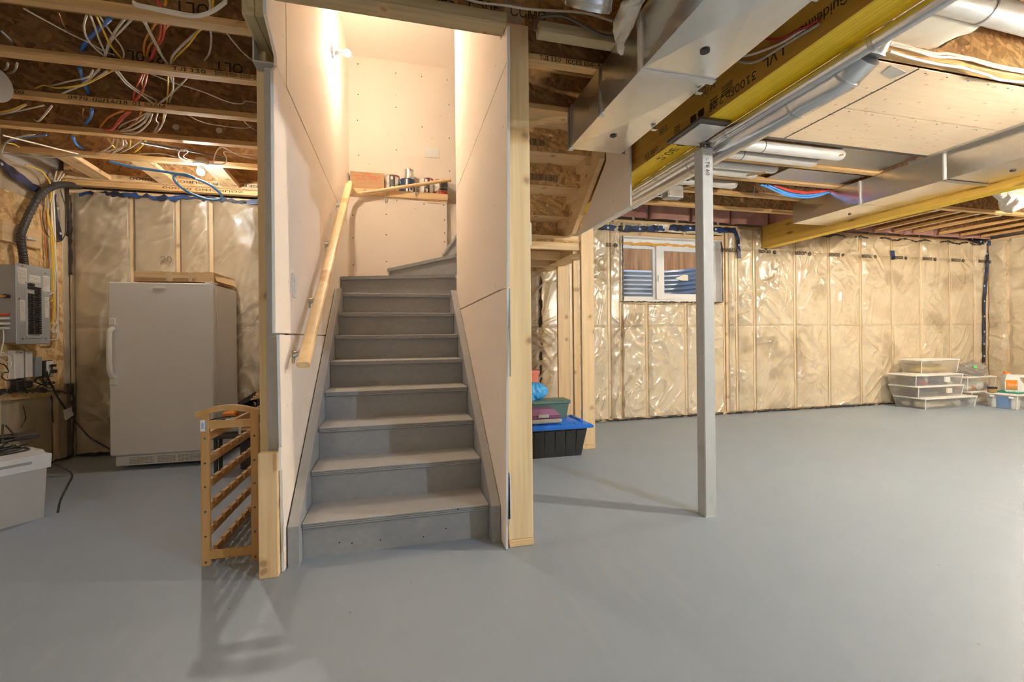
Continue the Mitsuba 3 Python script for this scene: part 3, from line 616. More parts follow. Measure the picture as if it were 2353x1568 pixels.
# dark sealant along floor and tape along the top
part(w, 'floor_sealant', cat_(*[ragged([(x, .012 + .01 * rng.random()) for x in np.arange(.75 + .9 * j, .75 + .9 * (j + 1), .06)], .016, 5.226, .012, j, step=.03, jag=.9) for j in range(8)]), 'caulk')
part(w, 'tape', ragged([(1.9, 2.50), (2.55, 2.47), (3.0, 2.475), (3.55, 2.52), (4.52, 2.53)], .075, 5.222, .004, 5), 'tape_navy', label='navy sheathing tape')
part(w, 'tape', ragged([(4.50, 2.53), (4.56, 2.42), (4.58, 2.15)], .045, 5.222, .004, 6), 'tape_navy', label='navy sheathing tape')
part(w, 'tape', ragged([(5.02, 2.24), (5.03, 2.60)], .07, 5.222, .004, 8), 'tape_navy', label='navy sheathing tape')
part(w, 'tape', ragged([(9.36, 2.60), (9.42, 2.30), (9.33, 1.6), (9.32, 1.0), (9.30, .50)], .07, 5.222, .004, 7, jag=.15), 'tape_navy', label='navy sheathing tape')
part(w, 'tape', ragged([(8.95, 2.72), (8.99, 2.62), (9.2, 2.58), (9.48, 2.56)], .08, 5.215, .004, 9, jag=.15), 'tape_navy', label='navy sheathing tape')
part(w, 'tape', ragged([(7.36, 2.36), (7.37, 2.22)], .07, 5.222, .004, 12, jag=.15), 'tape_navy', label='navy sheathing tape')
part(w, 'tape', ragged([(WX0 - .01, WZ0 - .01), (WX0 - .01, WZ1 + .01)], .022, 5.222, .004, 10, step=.02, jag=.6), 'caulk')
part(w, 'tape', ragged([(WX0 - .05, WZ0 - .012), (WX1 + .02, WZ0 - .012)], .014, 5.222, .004, 11, step=.02, jag=.9), 'caulk')
part(w, 'tape', ragged([(WX1 + .02, WZ0), (WX1 + .02, 2.28), (WX1 + .0, 2.36)], .018, 5.222, .004, 13, step=.03, jag=.6), 'caulk')
part(w, 'tape', ragged([(5.3 + .12 * j, 2.535 + .02 * math.sin(j * 1.7)) for j in range(35)], .018, 5.224, .004, 14, step=.03, jag=.9), 'caulk')
dots = []
for (ax, az) in [(2.2, 2.49), (2.6, 2.47), (3.05, 2.477), (3.4, 2.51), (3.8, 2.525), (4.2, 2.53), (4.57, 2.33), (9.33, 2.1), (9.33, 1.85), (9.33, 1.6), (9.32, 1.35), (9.32, 1.1), (9.31, .9), (9.31, .7), (9.05, 2.61), (9.25, 2.575), (9.38, 2.565), (9.40, 2.38)]:
    dots.append(lathe([(.016, 0), (.016, .002)], 10, (ax, 5.2195 if az < 2.55 or ax < 8 else 5.2125, az), 'y'))
part(w, 'tape_logo', cat_(*dots), 'tape_dot', kind='stuff')
# lettering printed on the film, reading mirrored from the room
pr, thin = [], []
for i, x in enumerate(np.arange(2.66, 9.5, .615)):
    if WX0 - .1 < x - .3 and x < WX1 + .05 and x > 3.0:
        continue
    pr.append(text_on('DUCHESNE', .045, (x - .02, 5.216, 2.232), (-1, 0, 0), (0, 0, 1), bold=True, width=.21))
    thin.append(bx(x - .52, x - .26, 5.216, 5.2182, 2.262, 2.2642))
    thin.append(bx(x - .46, x - .30, 5.216, 5.2182, 2.242, 2.2435))
    pr.append(lathe([(.027, 0), (.027, .002)], 16, (x + .04, 5.2155, 2.25), 'y'))
part(w, 'printed_lettering', cat_(*pr), 'ink', kind='stuff')
part(w, 'printed_line', cat_(*thin), 'ink_soft', kind='stuff')
pr = [text_on('D', .034, (x + .053, 5.2152, 2.234), (-1, 0, 0), (0, 0, 1), width=.026) for x in np.arange(2.66, 9.5, .615) if not (WX0 - .1 < x - .3 and x < WX1 + .05 and x > 3.0)]
part(w, 'printed_logo', cat_(*pr), 'paper_cream', kind='stuff')

# far wall by the freezer
w = setting('wall_back')
put(w, bx(XL - .2, OX0 + .1, 5.30, 5.5, -.1, 2.95), 'concrete')
ls = [-2.985, -2.50, -2.11, -1.82, -1.35, -.9, -.68]
for i, x in enumerate(ls):
    part(w, 'stud', bx(x - .02, x + .02, 5.138, 5.29, 0, 2.50, .002), 'stud_z')
    if i:
        for z0, z1 in ((.03, .86), (.862, 1.26), (1.262, 2.5)):
            part(w, 'insulation_batt', puffy(ls[i - 1] + .0205, x - .0205, z0, z1, YL + .006, height=lambda A, Z: folds(A, Z, ls, 11, .6), res=.018), 'wool_dark', True)
part(w, 'top_plate', bx(XL, -.62, 5.13, 5.29, 2.50, 2.54), 'pine_x')
part(w, 'vapour_barrier', film(XL, -.62, .01, 2.5, YL, ls, seed=11, wrinkle=.6), 'poly', True, label='clear film over darker brown insulation')
part(w, 'tape', ragged([(-2.9, 2.49), (-2.6, 2.505), (-2.3, 2.49), (-1.9, 2.51), (-1.5, 2.50), (-.7, 2.50)], .04, 5.09, .004, 31, step=.03, jag=.9), 'tape_navy', label='navy sheathing tape')
part(w, 'tape', ragged([(-2.97, 2.47), (-2.968, 2.1), (-2.972, 1.72)], .020, 5.09, .004, 32, step=.03, jag=.6), 'caulk')
part(w, 'tape', ragged([(-2.97, .70), (-2.96, .4), (-2.975, .02)], .02, 5.09, .004, 33, step=.03, jag=.6), 'caulk')
part(w, 'floor_sealant', ragged([(-2.95, .02), (-2.7, .03), (-2.4, .02), (-2.0, .015)], .018, 5.09, .01, 34, step=.03, jag=.8), 'caulk')
part(w, 'printed_lettering', cat_(text_on('DUCHESNE', .04, (-2.36, 5.093, .335), (-1, 0, 0), (0, 0, 1), width=.24), bx(-2.86, -2.62, 5.091, 5.0932, .345, .349), text_on('20', .06, (-2.25, 5.088, 1.86), (1, 0, 0), (0, 0, 1))), 'ink_soft')

# left wall: strand board panel with film above and below
w = setting('wall_left')
put(w, bx(XL - .25, XL - .06, YF, 5.5, -.1, 2.95), 'concrete')
part(w, 'backing_board', prism([(3.2, .70), (5.03, .60), (5.03, 2.12), (4.75, 2.30), (4.3, 2.30), (3.2, 2.28)], 'x', XL - .012, XL + .002), 'osb_panel', label='golden strand board behind the breaker panel')
for y0 in np.arange(YF, 5.0, .61):
    part(w, 'stud', bx(XL - .055, XL - .016, y0, y0 + .04, 0, 2.56), 'stud_z')
    for z0, z1 in ((.02, 1.2), (1.21, 2.56)):
        part(w, 'insulation_batt', puffy(y0 + .045, min(y0 + .605, 5.12), z0, z1, XL - .032, amp=.02, seed=int(y0 * 7) + 50, axis='x', s=1), 'wool_dark', True)
part(w, 'vapour_barrier', film(2.6, 5.12, .01, .715, XL + .004, [2.6, 3.2, 3.8, 4.4, 5.0], seed=21, wrinkle=.8, axis='x', s=1), 'poly', True, label='clear film under the strand board')
part(w, 'insulation_batt', puffy(5.032, 5.125, .70, 2.08, XL - .004, amp=.01, seed=66, axis='x', s=1), 'wool_dark', True)
part(w, 'vapour_barrier', film(5.03, 5.12, .715, 2.08, XL + .004, [5.0, 5.13], seed=23, wrinkle=.5, axis='x', s=1), 'poly', True, label='clear film in the corner')
part(w, 'vapour_barrier', film(2.6, 5.12, 2.08, 2.58, XL + .006, [2.6, 3.2, 3.8, 4.4, 5.0], seed=22, wrinkle=.8, axis='x', s=1), 'poly', True, label='clear film above the strand board')
part(w, 'tape', ragged([(3.5, .69), (4.0, .70), (4.35, .715), (4.7, .68), (5.05, .62), (5.1, .60)], .028, XL + .022, .006, 41, axis='x', step=.03, jag=.8), 'caulk')
part(w, 'tape', ragged([(4.9, 2.42), (4.92, 2.2), (4.98, 2.02)], .045, XL + .022, .004, 42, axis='x', jag=.4), 'tape_navy', label='navy sheathing tape')
part(w, 'tape', ragged([(3.9, 2.56), (4.2, 2.52), (4.5, 2.44), (4.75, 2.38)], .07, XL + .022, .004, 43, axis='x', jag=.3), 'tape_navy', label='navy sheathing tape')
part(w, 'tape', ragged([(4.83, .62), (4.84, .5), (4.85, .38)], .012, XL + .03, .004, 44, axis='x', step=.03, jag=.8), 'caulk')
part(w, 'tape', ragged([(4.52, .58), (4.55, .47), (4.5, .40)], .008, XL + .03, .004, 45, axis='x', step=.03, jag=.8), 'caulk')
part(w, 'floor_sealant', ragged([(4.3, .02), (4.7, .03), (5.1, .02)], .02, XL + .02, .01, 46, axis='x', step=.03, jag=.8), 'caulk')
part(w, 'tape_logo', cat_(*[lathe([(.013, 0), (.013, .002)], 10, (XL + .026, a, z), 'x') for a, z in ((4.05, 2.54), (4.35, 2.48), (4.94, 2.30), (4.97, 2.08))]), 'tape_dot', kind='stuff')

# right wall and the wall behind the camera (out of view)
w = setting('wall_right')
put(w, bx(XR + .05, XR + .25, YF - .2, 5.6, -.1, 2.95), 'concrete')
for y in (5.02, 4.42, 3.81):
    part(w, 'stud', bx(XR + .002, XR + .04, y - .02, y + .02, 0, ZJ - .04), 'stud_z')
for i, y in enumerate((5.04, 4.44, 3.83, 3.2, 1.4, -.4, -2.2)):
    part(w, 'insulation_batt', puffy(y - (.58 if i < 3 else 1.8), y + .215 if i == 0 else y - .02, .03, 2.58, XR + .004, height=(lambda A, Z: folds(A, Z, [5.02, 4.42, 3.81, 3.2], 31, 1.0)) if i < 3 else None, res=.02 if i < 3 else .06, axis='x', s=-1, seed=70 + i), 'wool', True)
part(w, 'top_plate', bx(XR - .002, XR + .05, 2.6, 5.26, 2.56, 2.62), 'pine_y')
part(w, 'vapour_barrier', film(2.6, 5.24, .01, 2.59, XR - .004, [5.02, 4.42, 3.81, 3.2], seed=31, wrinkle=.9, axis='x', s=-1), 'poly', True)
w = setting('wall_front')
put(w, bx(XL - .2, XR + .2, YF - .2, YF, -.1, 2.95), 'wool')

# ------------------------------------------------------------------ window
wi = setting('window_1')
wy0, wy1 = 5.36, 5.43
gx = ((2.885, 3.325), (3.49, 3.985))
part(wi, 'frame', prism(Polygon([(2.83, 1.53), (4.34, 1.53), (4.34, 2.375), (2.83, 2.375)], [[(2.86, 1.575), (4.09, 1.575), (4.09, 2.30), (2.86, 2.30)]]), 'y', wy0, wy1), 'white_trim')
part(wi, 'sash', prism(Polygon([(2.862, 1.577), (3.40, 1.577), (3.40, 2.298), (2.862, 2.298)], [[(2.885, 1.615), (3.335, 1.615), (3.335, 2.255), (2.885, 2.255)]]), 'y', wy0 + .028, wy1 - .01), 'white_trim')
part(wi, 'sash', prism(Polygon([(3.37, 1.577), (4.088, 1.577), (4.088, 2.298), (3.37, 2.298)], [[(3.485, 1.655), (4.0, 1.655), (4.0, 2.232), (3.485, 2.232)]]), 'y', wy0 - .006, wy0 + .026), 'white_trim')
part(wi, 'pane', sheet(np.array([[[2.88, 5.40, 1.61], [2.88, 5.40, 2.26]], [[3.34, 5.40, 1.61], [3.34, 5.40, 2.26]]])), 'glass')
part(wi, 'pane', sheet(np.array([[[3.48, 5.37, 1.65], [3.48, 5.37, 2.235]], [[4.005, 5.37, 1.65], [4.005, 5.37, 2.235]]])), 'glass')
part(wi, 'latch', hull([(3.40 + dx, 5.352 + dy, 1.86 + dz) for dx in (-.012, .012) for dy in (-.02, .0) for dz in (-.04, .04)]), 'white_plastic')
part(wi, 'reveal', cat_(bx(2.83, 4.30, 5.26, 5.36, 2.375, 2.39), bx(4.30, 4.315, 5.26, 5.36, 1.53, 2.39), bx(2.83, 4.30, 5.26, 5.36, 1.525, 1.535)), 'white_trim')
part(wi, 'spray_foam', ragged([(2.84 + .1 * j, 2.315 + .008 * math.sin(j * 2.1)) for j in range(14)], .028, 5.352, .012, 51, step=.04, jag=.7), 'foam', label='orange spray foam')
one('paper_scrap', hull([(3.66, 5.362, 1.87), (3.76, 5.362, 1.84), (3.86, 5.362, 1.84), (3.86, 5.362, 1.92), (3.80, 5.364, 1.925), (3.76, 5.366, 1.88)]), 'paper_cream', 'cream torn sticker on the right pane of the window', 'sticker')

# window well and fence outside
th = np.linspace(0, math.pi, 61)
zz = np.linspace(1.25, 2.105, 100)
TH, ZZ = np.meshgrid(th, zz, indexing='ij')
cosx = np.sign(np.cos(TH)) * np.abs(np.cos(TH)) ** .62
siny = np.abs(np.sin(TH)) ** .62
rip = .011 * np.cos(ZZ * 2 * math.pi / .068)
P = np.stack([3.55 - (.78 + rip) * cosx, 5.62 + (.62 + rip) * siny, ZZ], -1)
one('window_well', cat_(sheet(P), sheet(P + np.array([0, .012, 0]) * 0 + np.stack([-cosx * .004, siny * .004, ZZ * 0], -1), flip=True)), 'corrugated', 'corrugated galvanised steel window well outside the window', 'window well', smooth=True)
fe = thing('board_fence', 'brown vertical board fence seen through the window above the well', 'fence')
for i in range(34):
    x = 1.2 + i * .145
    part(fe, 'board', bx(x, x + (.141 if i % 2 == 0 else .17), 7.35 + .021 * (i % 2), 7.37 + .021 * (i % 2), 2.0, 3.9, .003), 'fence')
part(fe, 'rail', bx(1.2, 6.2, 7.385, 7.42, 3.6, 3.69), 'fence')
k = setting('ground_outside')
put(k, prism(Polygon([(-8, 5.62), (14, 5.62), (14, 12), (-8, 12)], [[(2.74, 5.62), (4.36, 5.62), (4.36, 6.27), (2.74, 6.27)]]), 'z', 1.2, 2.02), 'soil')
part(k, 'gravel_bed', bx(2.7, 4.4, 5.6, 6.3, 1.15, 1.27), 'soil')

# ------------------------------------------------------------------ stairwell drywall
w = setting('wall_stairwell_left')
XA = -.53
put(w, bx(XA - .10, XA - .014, 2.52, 5.6, 0, 4.5), 'gypsum_back')


part(w, 'drywall_sheet', prism([(2.31, .005), (5.3, .005), (5.3, 1.115), (2.265, 1.118)], 'x', XA - .012, XA), 'drywall')
part(w, 'drywall_sheet', prism([(2.195, 1.126), (5.42, 1.126), (5.42, 2.345), (2.44, 2.352), (2.262, 2.352), (2.205, 2.3)], 'x', XA - .012, XA + .001), 'drywall')
part(w, 'drywall_sheet', prism([(2.262, 2.356), (2.44, 2.356), (2.44, 2.90), (2.09, 2.90), (2.10, 2.48), (2.26, 2.40)], 'x', XA - .012, XA + .001), 'drywall')
part(w, 'drywall_sheet', prism([(2.448, 2.362), (3.8, 2.352), (5.42, 2.352), (5.42, 4.5), (2.448, 4.5)], 'x', XA - .012, XA + .002), 'drywall')
part(w, 'gypsum_core', cat_(prism([(2.309, .004), (2.316, .004), (2.271, 1.118), (2.264, 1.118)], 'x', XA - .0125, XA - .001), prism([(2.204, 2.3), (2.194, 1.1255), (2.2, 1.1255), (2.212, 2.3)], 'x', XA - .0125, XA - .001), prism([(2.089, 2.9), (2.099, 2.48), (2.106, 2.48), (2.096, 2.9)], 'x', XA - .0125, XA - .001)), 'gypsum_edge', label='grey paper-bound cut edge')
part(w, 'torn_paper', cat_(bx(XA - .004, XA + .006, 2.24, 2.262, .50, .60), prism([(2.29, .10), (2.315, .12), (2.32, .32), (2.30, .30)], 'x', XA, XA + .004), ), 'paper')
w = setting('wall_stairwell_right')
XB, YE = .525, 4.08
put(w, bx(XB + .015, XB + .14, 2.34, YE, 0, 4.5), 'gypsum_back')
part(w, 'drywall_sheet', prism([(2.245, .005), (YE, .005), (YE, 1.335), (2.17, 1.342)], 'x', XB, XB + .012), 'drywall')
part(w, 'drywall_sheet', prism([(2.165, 1.35), (YE, 1.343), (YE, 2.425), (2.10, 2.43)], 'x', XB - .001, XB + .012), 'drywall')
part(w, 'drywall_sheet', prism([(2.10, 2.436), (YE, 2.431), (YE, 4.5), (2.24, 4.5), (2.24, 2.62), (2.10, 2.60)], 'x', XB - .0015, XB + .012), 'drywall')
part(w, 'gypsum_core', cat_(prism([(2.244, .004), (2.251, .004), (2.176, 1.342), (2.169, 1.342)], 'x', XB + .001, XB + .0125), prism([(2.164, 1.35), (2.099, 2.43), (2.099, 2.60), (2.106, 2.6), (2.106, 2.43), (2.171, 1.35)], 'x', XB + .001, XB + .0125)), 'gypsum_edge', label='grey paper-bound cut edge')
part(w, 'drywall_sheet', bx(XB, XB + .15, YE, YE + .012, 0, 4.5), 'drywall')
part(w, 'corner_strip', bx(XB + .013, XB + .019, 2.172, 2.178, .9, 1.34), 'box_grey', label='blue-grey vapour strip')
part(w, 'corner_strip', prism([(2.228, .17), (2.238, .16), (2.235, .40)], 'x', XB + .013, XB + .022), 'tape_navy')
part(w, 'torn_paper', prism([(2.222, .13), (2.23, .12), (2.235, .40), (2.225, .36)], 'x', XB + .022, XB + .026), 'paper')

w = setting('wall_stairwell_back')
put(w, bx(-.62, 1.75, 5.432, 5.62, 1.2, 5.3), 'gypsum_back')
part(w, 'drywall_sheet', bx(XA, .552, 5.20, 5.212, 1.2, 2.672), 'drywall', label='half wall under the ledge')
part(w, 'drywall_sheet', bx(.56, 1.70, 5.26, 5.272, 1.2, 2.66), 'drywall')
part(w, 'drywall_sheet', bx(XA, .72, 5.42, 5.432, 2.5, 4.36), 'drywall')
part(w, 'drywall_sheet', bx(.724, 1.70, 5.42, 5.432, 2.5, 5.3), 'drywall')
part(w, 'drywall_sheet', bx(.552, .56, 5.20, 5.26, 1.2, 2.672), 'gypsum_edge')
part(w, 'screw_head', cat_(*[lathe([(.007, 0), (.007, .002)], 8, (x, 5.198, z), 'y') for x, z in ((-.12, 2.48), (-.12, 2.25), (-.12, 1.95), (-.47, 2.45), (-.47, 2.2), (-.47, 1.9), (.52, 2.62), (.53, 2.45), (.53, 2.3), (.53, 2.2), (.30, 2.62), (0.0, 2.64))] + [lathe([(.007, 0), (.007, .002)], 8, (x, 5.418, z), 'y') for x, z in ((-.42, 4.25), (-.42, 3.9), (-.43, 3.6), (-.42, 3.2), (.0, 4.2), (.0, 3.8), (.0, 3.3), (.3, 4.2), (.3, 3.6), (.3, 2.95), (.6, 4.2), (.62, 3.9), (.62, 3.5), (.62, 3.1))]), 'steel_dark', kind='stuff')
led = one('ledge_cap', bx(XA + .002, .57, 5.175, 5.418, 2.672, 2.745, .003), 'pine_x', 'raw pine ledge on top of the half wall holding the paint cans', 'ledge')
part(led, 'plywood_edge', bx(.30, .565, 5.168, 5.175, 2.655, 2.66), 'osb')
w = setting('ceiling_stairwell')
put(w, bx(XA - .1, .70, 2.25, 5.62, 4.34, 4.40), 'drywall')
part(w, 'drop_edge', bx(.690, .705, 2.6, 5.42, 4.34, 5.2), 'gypsum_edge')
part(w, 'roof_sheet', bx(-.7, 1.8, 2.1, 5.7, 5.2, 5.25), 'gypsum_back')
w = setting('wall_upper_front')
put(w, bx(-.7, 1.8, 2.12, 2.245, 2.92, 5.25), 'gypsum_back')
w = setting('wall_upper_right')
put(w, bx(1.66, 1.78, 2.2, 5.62, 2.92, 5.25), 'drywall')
w = setting('wall_upper_left')
put(w, bx(-.72, -.63, 2.12, 5.62, 2.85, 5.25), 'gypsum_back')
w = setting('floor_upper')
put(w, bx(.69, 1.66, 2.26, 3.3, 2.922, 2.94), 'osb')

# ------------------------------------------------------------------ staircase
st = thing('staircase', 'grey painted wooden staircase with winder steps turning right at the top', 'staircase')
RISE, RUN = .187, .25
for i in range(8):
    yn, z = 2.40 + RUN * i, RISE * (i + 1)
    tx = .4715
    deep = RUN + .04 if i < 7 else .42
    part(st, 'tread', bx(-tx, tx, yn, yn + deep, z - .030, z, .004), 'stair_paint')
    part(st, 'tread_edge', cat_(bx(-tx + .001, tx - .001, yn - .0012, yn + .002, z - .0115, z - .010), bx(-tx + .001, tx - .001, yn - .0012, yn + .002, z - .0205, z - .019)), 'steel_dark') if i < 4 else None
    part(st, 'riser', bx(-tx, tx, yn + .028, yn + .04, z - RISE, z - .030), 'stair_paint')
for x0, x1 in ((-.5225, -.473), (.473, .5215)):
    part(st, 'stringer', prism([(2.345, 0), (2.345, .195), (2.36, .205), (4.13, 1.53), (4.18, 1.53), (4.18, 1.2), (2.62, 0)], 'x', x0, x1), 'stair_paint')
PV = (.53, 4.14)
wind = [((XA + .004, 4.50), (PV[0] - .008, 4.16), 1.683, [(.522, 5.19), (XA + .004, 5.19)]),
        ((-.113, 5.19), (PV[0] - .008, 4.15), 1.87, [(.65, 4.15), (.65, 5.19)]),
        ((.50, 5.19), (.535, 4.14), 2.057, [(1.55, 4.14), (1.55, 5.19), (.52, 5.19)])]
for (a, b, z, rest) in wind:
    pa = [a, b] + rest
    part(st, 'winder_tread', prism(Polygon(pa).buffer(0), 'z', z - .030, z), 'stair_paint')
    d = np.array(b) - np.array(a)
    nn = np.array([d[1], -d[0]]) / np.hypot(*d)
    if nn[1] > 0:
        nn = -nn
    o = -nn * .022
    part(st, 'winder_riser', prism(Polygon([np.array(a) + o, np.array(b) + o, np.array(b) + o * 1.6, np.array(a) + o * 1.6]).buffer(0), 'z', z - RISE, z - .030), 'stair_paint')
part(st, 'nail', cat_(*[lathe([(.0035, 0), (.0035, .002)], 6, (x, y - .003, z), 'y') for x, y, z in ((.12, 2.428, .04), (.24, 2.428, .07), (-.1, 2.428, .05), (-.3, 2.428, .06), (-.24, 2.428, .05), (.30, 2.40, .178), (.32, 3.15, .74))]), 'black')

# upper flight, seen from below: strand-board risers, pine treads, stringer
up = thing('upper_stair_flight', 'raw underside of the upper stair flight with stamped strand board risers', 'staircase')
for j, (y, z) in enumerate(((4.2, 2.245), (3.95, 2.432), (3.7, 2.62), (3.45, 2.805))):
    part(up, 'riser', bx(.69, 1.60, y - .012, y, z - RISE - (.028 if j else 0), z - .029), 'osb')
    part(up, 'tread', bx(.69, 1.60, y - .25, y + .028, z - .028, z), 'pine_x')
    part(up, 'cleat', bx(1.53, 1.569, y - .235, y - .02, z - .10, z - .03), 'pine_y')
part(up, 'stringer', prism([(4.03, 2.05), (3.90, 2.05), (3.28, 2.51), (3.28, 2.9), (3.5, 2.9), (4.42, 2.24), (4.42, 2.05)], 'x', 1.57, 1.612), 'pine_y')
part(up, 'stringer', prism([(4.36, 2.0), (3.28, 2.76), (3.28, 2.9), (3.45, 2.9), (4.42, 2.22)], 'x', .66, .69), 'pine_y')
bw = [.012, .006, .03, .006, .012, .012, .004, .01, .018, .008, .03, .006, .018, .02, .008, .006, .004, .006, .008, .004] + [rng.choice((.003, .005, .007)) for _ in range(70)]
part(up, 'stamp', bars(bw, .055, (.80, 3.687, 2.445), (1, 0, 0), (0, 0, 1)), 'ink_soft', label='black bar code stamp', kind='stuff')
part(up, 'stamp', bars([.01, .004, .006, .02, .004, .006, .012, .008] + [rng.choice((.003, .005, .007)) for _ in range(60)], .055, (.80, 3.437, 2.632), (1, 0, 0), (0, 0, 1)), 'ink_soft', label='black bar code stamp', kind='stuff')
part(up, 'pencil_mark', text_on('2-X-0', .045, (1.15, 4.187, 2.13), (1, 0, 0), (0, 0, 1)), 'ink_soft')
dw = one('drywall_offcut', prism([(2.90, 2.03), (3.86, 2.03), (3.27, 2.49), (3.27, 2.6), (2.90, 2.6)], 'x', 1.618, 1.631), 'drywall', 'triangular drywall offcut hanging beside the upper stair stringer under the duct', 'drywall panel')
part(dw, 'cut_edge', cat_(bx(1.6175, 1.6315, 2.898, 2.903, 2.03, 2.6), bx(1.6175, 1.6315, 2.9, 3.86, 2.028, 2.032)), 'gypsum_edge')

# landing framing and stud wall under the upper flight
lf = thing('landing_frame', 'pine joists framing the underside of the stair landing', 'landing frame')
for y, z0, z1 in ((4.06, 1.93, 2.065), (4.45, 1.90, 1.99), (4.80, 1.88, 1.97), (5.12, 1.88, 1.97)):
    part(lf, 'joist', bx(.69, 1.715, y, y + .04, z0, z1, .003), 'pine_x')
part(lf, 'deck', bx(.69, 1.72, 4.05, 5.2, 2.0, 2.02), 'osb')
part(lf, 'side_rail', bx(1.66, 1.72, 4.1, 5.2, 1.90, 2.0), 'pine_y')
gw = 'studs under the stair landing'
names = ['wide pine stud at the near end of the short wall right of the blue-lidded tote', 'narrow pine stud just behind the near stud of the short wall under the landing', 'third pine stud from the camera in the short wall under the landing']
for i, (y, x0, x1, z1) in enumerate(((4.035, 1.722, 1.852, 2.6), (4.42, 1.796, 1.862, 1.90), (4.83, 1.77, 1.905, 1.90))):
    one('wall_stud', bx(x0, x1, y, y + .04, .038, z1, .003), 'pine_z', names[i], 'stud', gw)
one('sole_plate', bx(1.72, 1.853, 4.035, 5.24, 0, .037, .002), 'pine_y', 'pine sole plate under the short stud wall', 'plate')
one('wall_plate', bx(1.722, 1.862, 4.08, 5.24, 1.902, 1.94, .002), 'pine_y', 'pine plate on top of the short studs under the landing', 'plate')

# ------------------------------------------------------------------ posts at the foot of the stairs
one('corner_post', bx(.548, .680, 2.262, 2.31, .040, 2.735, .003), 'post_z', 'tall pine post with knots at the right side of the stair opening', 'post')
one('sole_plate', bx(.550, .682, 2.262, 2.36, 0, .038, .004), 'pine_x', 'short pine plate under the tall knotty post', 'plate')
one('wall_stud', bx(-.655, -.612, 2.41, 2.50, 0, 2.52, .003), 'post_z', 'narrow pine stud left of the grey steel column at the stairs', 'stud')
one('short_board', bx(-.628, -.546, 2.270, 2.312, 0, .575, .003), 'pine_z', 'short pine board standing on the floor at the left foot of the stairs', 'board')
tc = thing('steel_column', 'grey square steel column beside the left stairwell drywall', 'column')
part(tc, 'tube', bx(-.609, -.545, 2.36, 2.43, 0, 2.40, .003), 'steel_grey')
part(tc, 'saddle', cat_(bx(-.649, -.642, 2.33, 2.46, 2.40, 2.585), bx(-.649, -.546, 2.33, 2.46, 2.40, 2.408)), 'steel_grey')
part(tc, 'bolt', cat_(lathe([(.012, 0), (.012, .008)], 6, (-.641, 2.36, 2.54), 'x'), lathe([(.012, 0), (.012, .008)], 6, (-.641, 2.41, 2.48), 'x')), 'tin')
bm = thing('trimmer_beam', 'doubled weathered lumber beam ending over the grey steel column left of the stairs', 'beam')
part(bm, 'ply', bx(-.640, -.590, 2.15, 2.50, 2.50, 2.74, .003), 'old_y')
part(bm, 'ply', bx(-.588, -.546, 2.15, 2.50, 2.50, 2.74, .003), 'old_y')

sp = thing('steel_post', 'slim grey square steel jack post under the yellow beam in the middle of the room', 'post')
part(sp, 'tube', bx(1.780, 1.856, 2.326, 2.402, 0, 2.222, .004), 'steel_grey')
part(sp, 'cap', bx(1.778, 1.858, 2.324, 2.404, 2.2215, 2.2245), 'steel_grey')
part(sp, 'base_plate', bx(1.776, 1.860, 2.322, 2.406, 0, .004), 'steel_grey')
part(sp, 'screw', rod((1.795, 2.345, 2.222), (1.795, 2.345, 2.275), .014), 'steel_dark')
part(sp, 'nut', lathe([(.026, 0), (.026, .02)], 6, (1.785, 2.345, 2.252)), 'tin')
part(sp, 'top_plate', bx(1.645, 1.812, 2.16, 2.42, 2.272, 2.280, .002), 'white_metal')
part(sp, 'shim_plate', bx(1.615, 1.813, 2.12, 2.44, 2.280, 2.2945), 'steel_dark')
part(sp, 'marking', text_on('LTS 60', .022, (1.805, 2.3215, 2.16), (0, 0, -1), (1, 0, 0)), 'ink_soft')

# ------------------------------------------------------------------ floor framing
FT = .036


def joist(x0, x1, yb, label, depth=.060, web=True, group='floor joists', zt=ZS, flange_h=FT, fm='flange_x', stamps=()):
    """I-joist along x; yb is the far edge of its bottom flange."""
    k = thing('floor_joist', label, 'joist', group)
    part(k, 'bottom_flange', bx(x0, x1, yb - depth, yb, ZJ, ZJ + flange_h, .002), fm)
    part(k, 'top_flange', bx(x0, x1, yb - depth, yb, zt - flange_h, zt - .001, .002), fm)
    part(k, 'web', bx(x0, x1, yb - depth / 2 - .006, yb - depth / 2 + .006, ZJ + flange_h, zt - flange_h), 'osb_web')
    for s in stamps:
        part(k, 'stamp', s, 'ink', kind='stuff')
    return k


YLb = [2.47, 2.95, 3.44, 3.93, 4.42]
ordn = ['first', 'second', 'third', 'fourth', 'fifth']
for i, yb in enumerate(YLb):
    s = []
    x1 = -.645 if i == 0 else -.66
    if i == 1:
        s = [text_on('TJI 110', .020, (-1.21, yb - .0605, ZJ + .009), (1, 0, 0), (0, 0, 1), width=.165), text_on('ICCES ESR-1153-CCMC 13132', .020, (-1.0, yb - .0605, ZJ + .009), (1, 0, 0), (0, 0, 1), width=.34)]
    if i == 2:
        s = [text_on('0970  02/14/18  01:53AM', .019, (-1.98, yb - .0605, ZJ + .009), (1, 0, 0), (0, 0, 1), width=.52), text_on('000008  00', .019, (-2.42, yb - .0605, ZJ + .009), (1, 0, 0), (0, 0, 1), width=.22)]
    k = joist(XL, x1, yb, f'{ordn[i]} I-joist of the ceiling left of the stairs, counted from the camera', stamps=s)
    if i in (0, 1):
        part(k, 'stamp', text_on('OLT', .055, (-.86, yb - .038, 2.70), (-1, 0, 0), (0, 0, -1)), 'ink', kind='stuff')
    if i == 1:
        part(k, 'stamp', text_on('210L  TI', .055, (-1.25, yb - .038, 2.70), (-1, 0, 0), (0, 0, -1)), 'ink', kind='stuff')
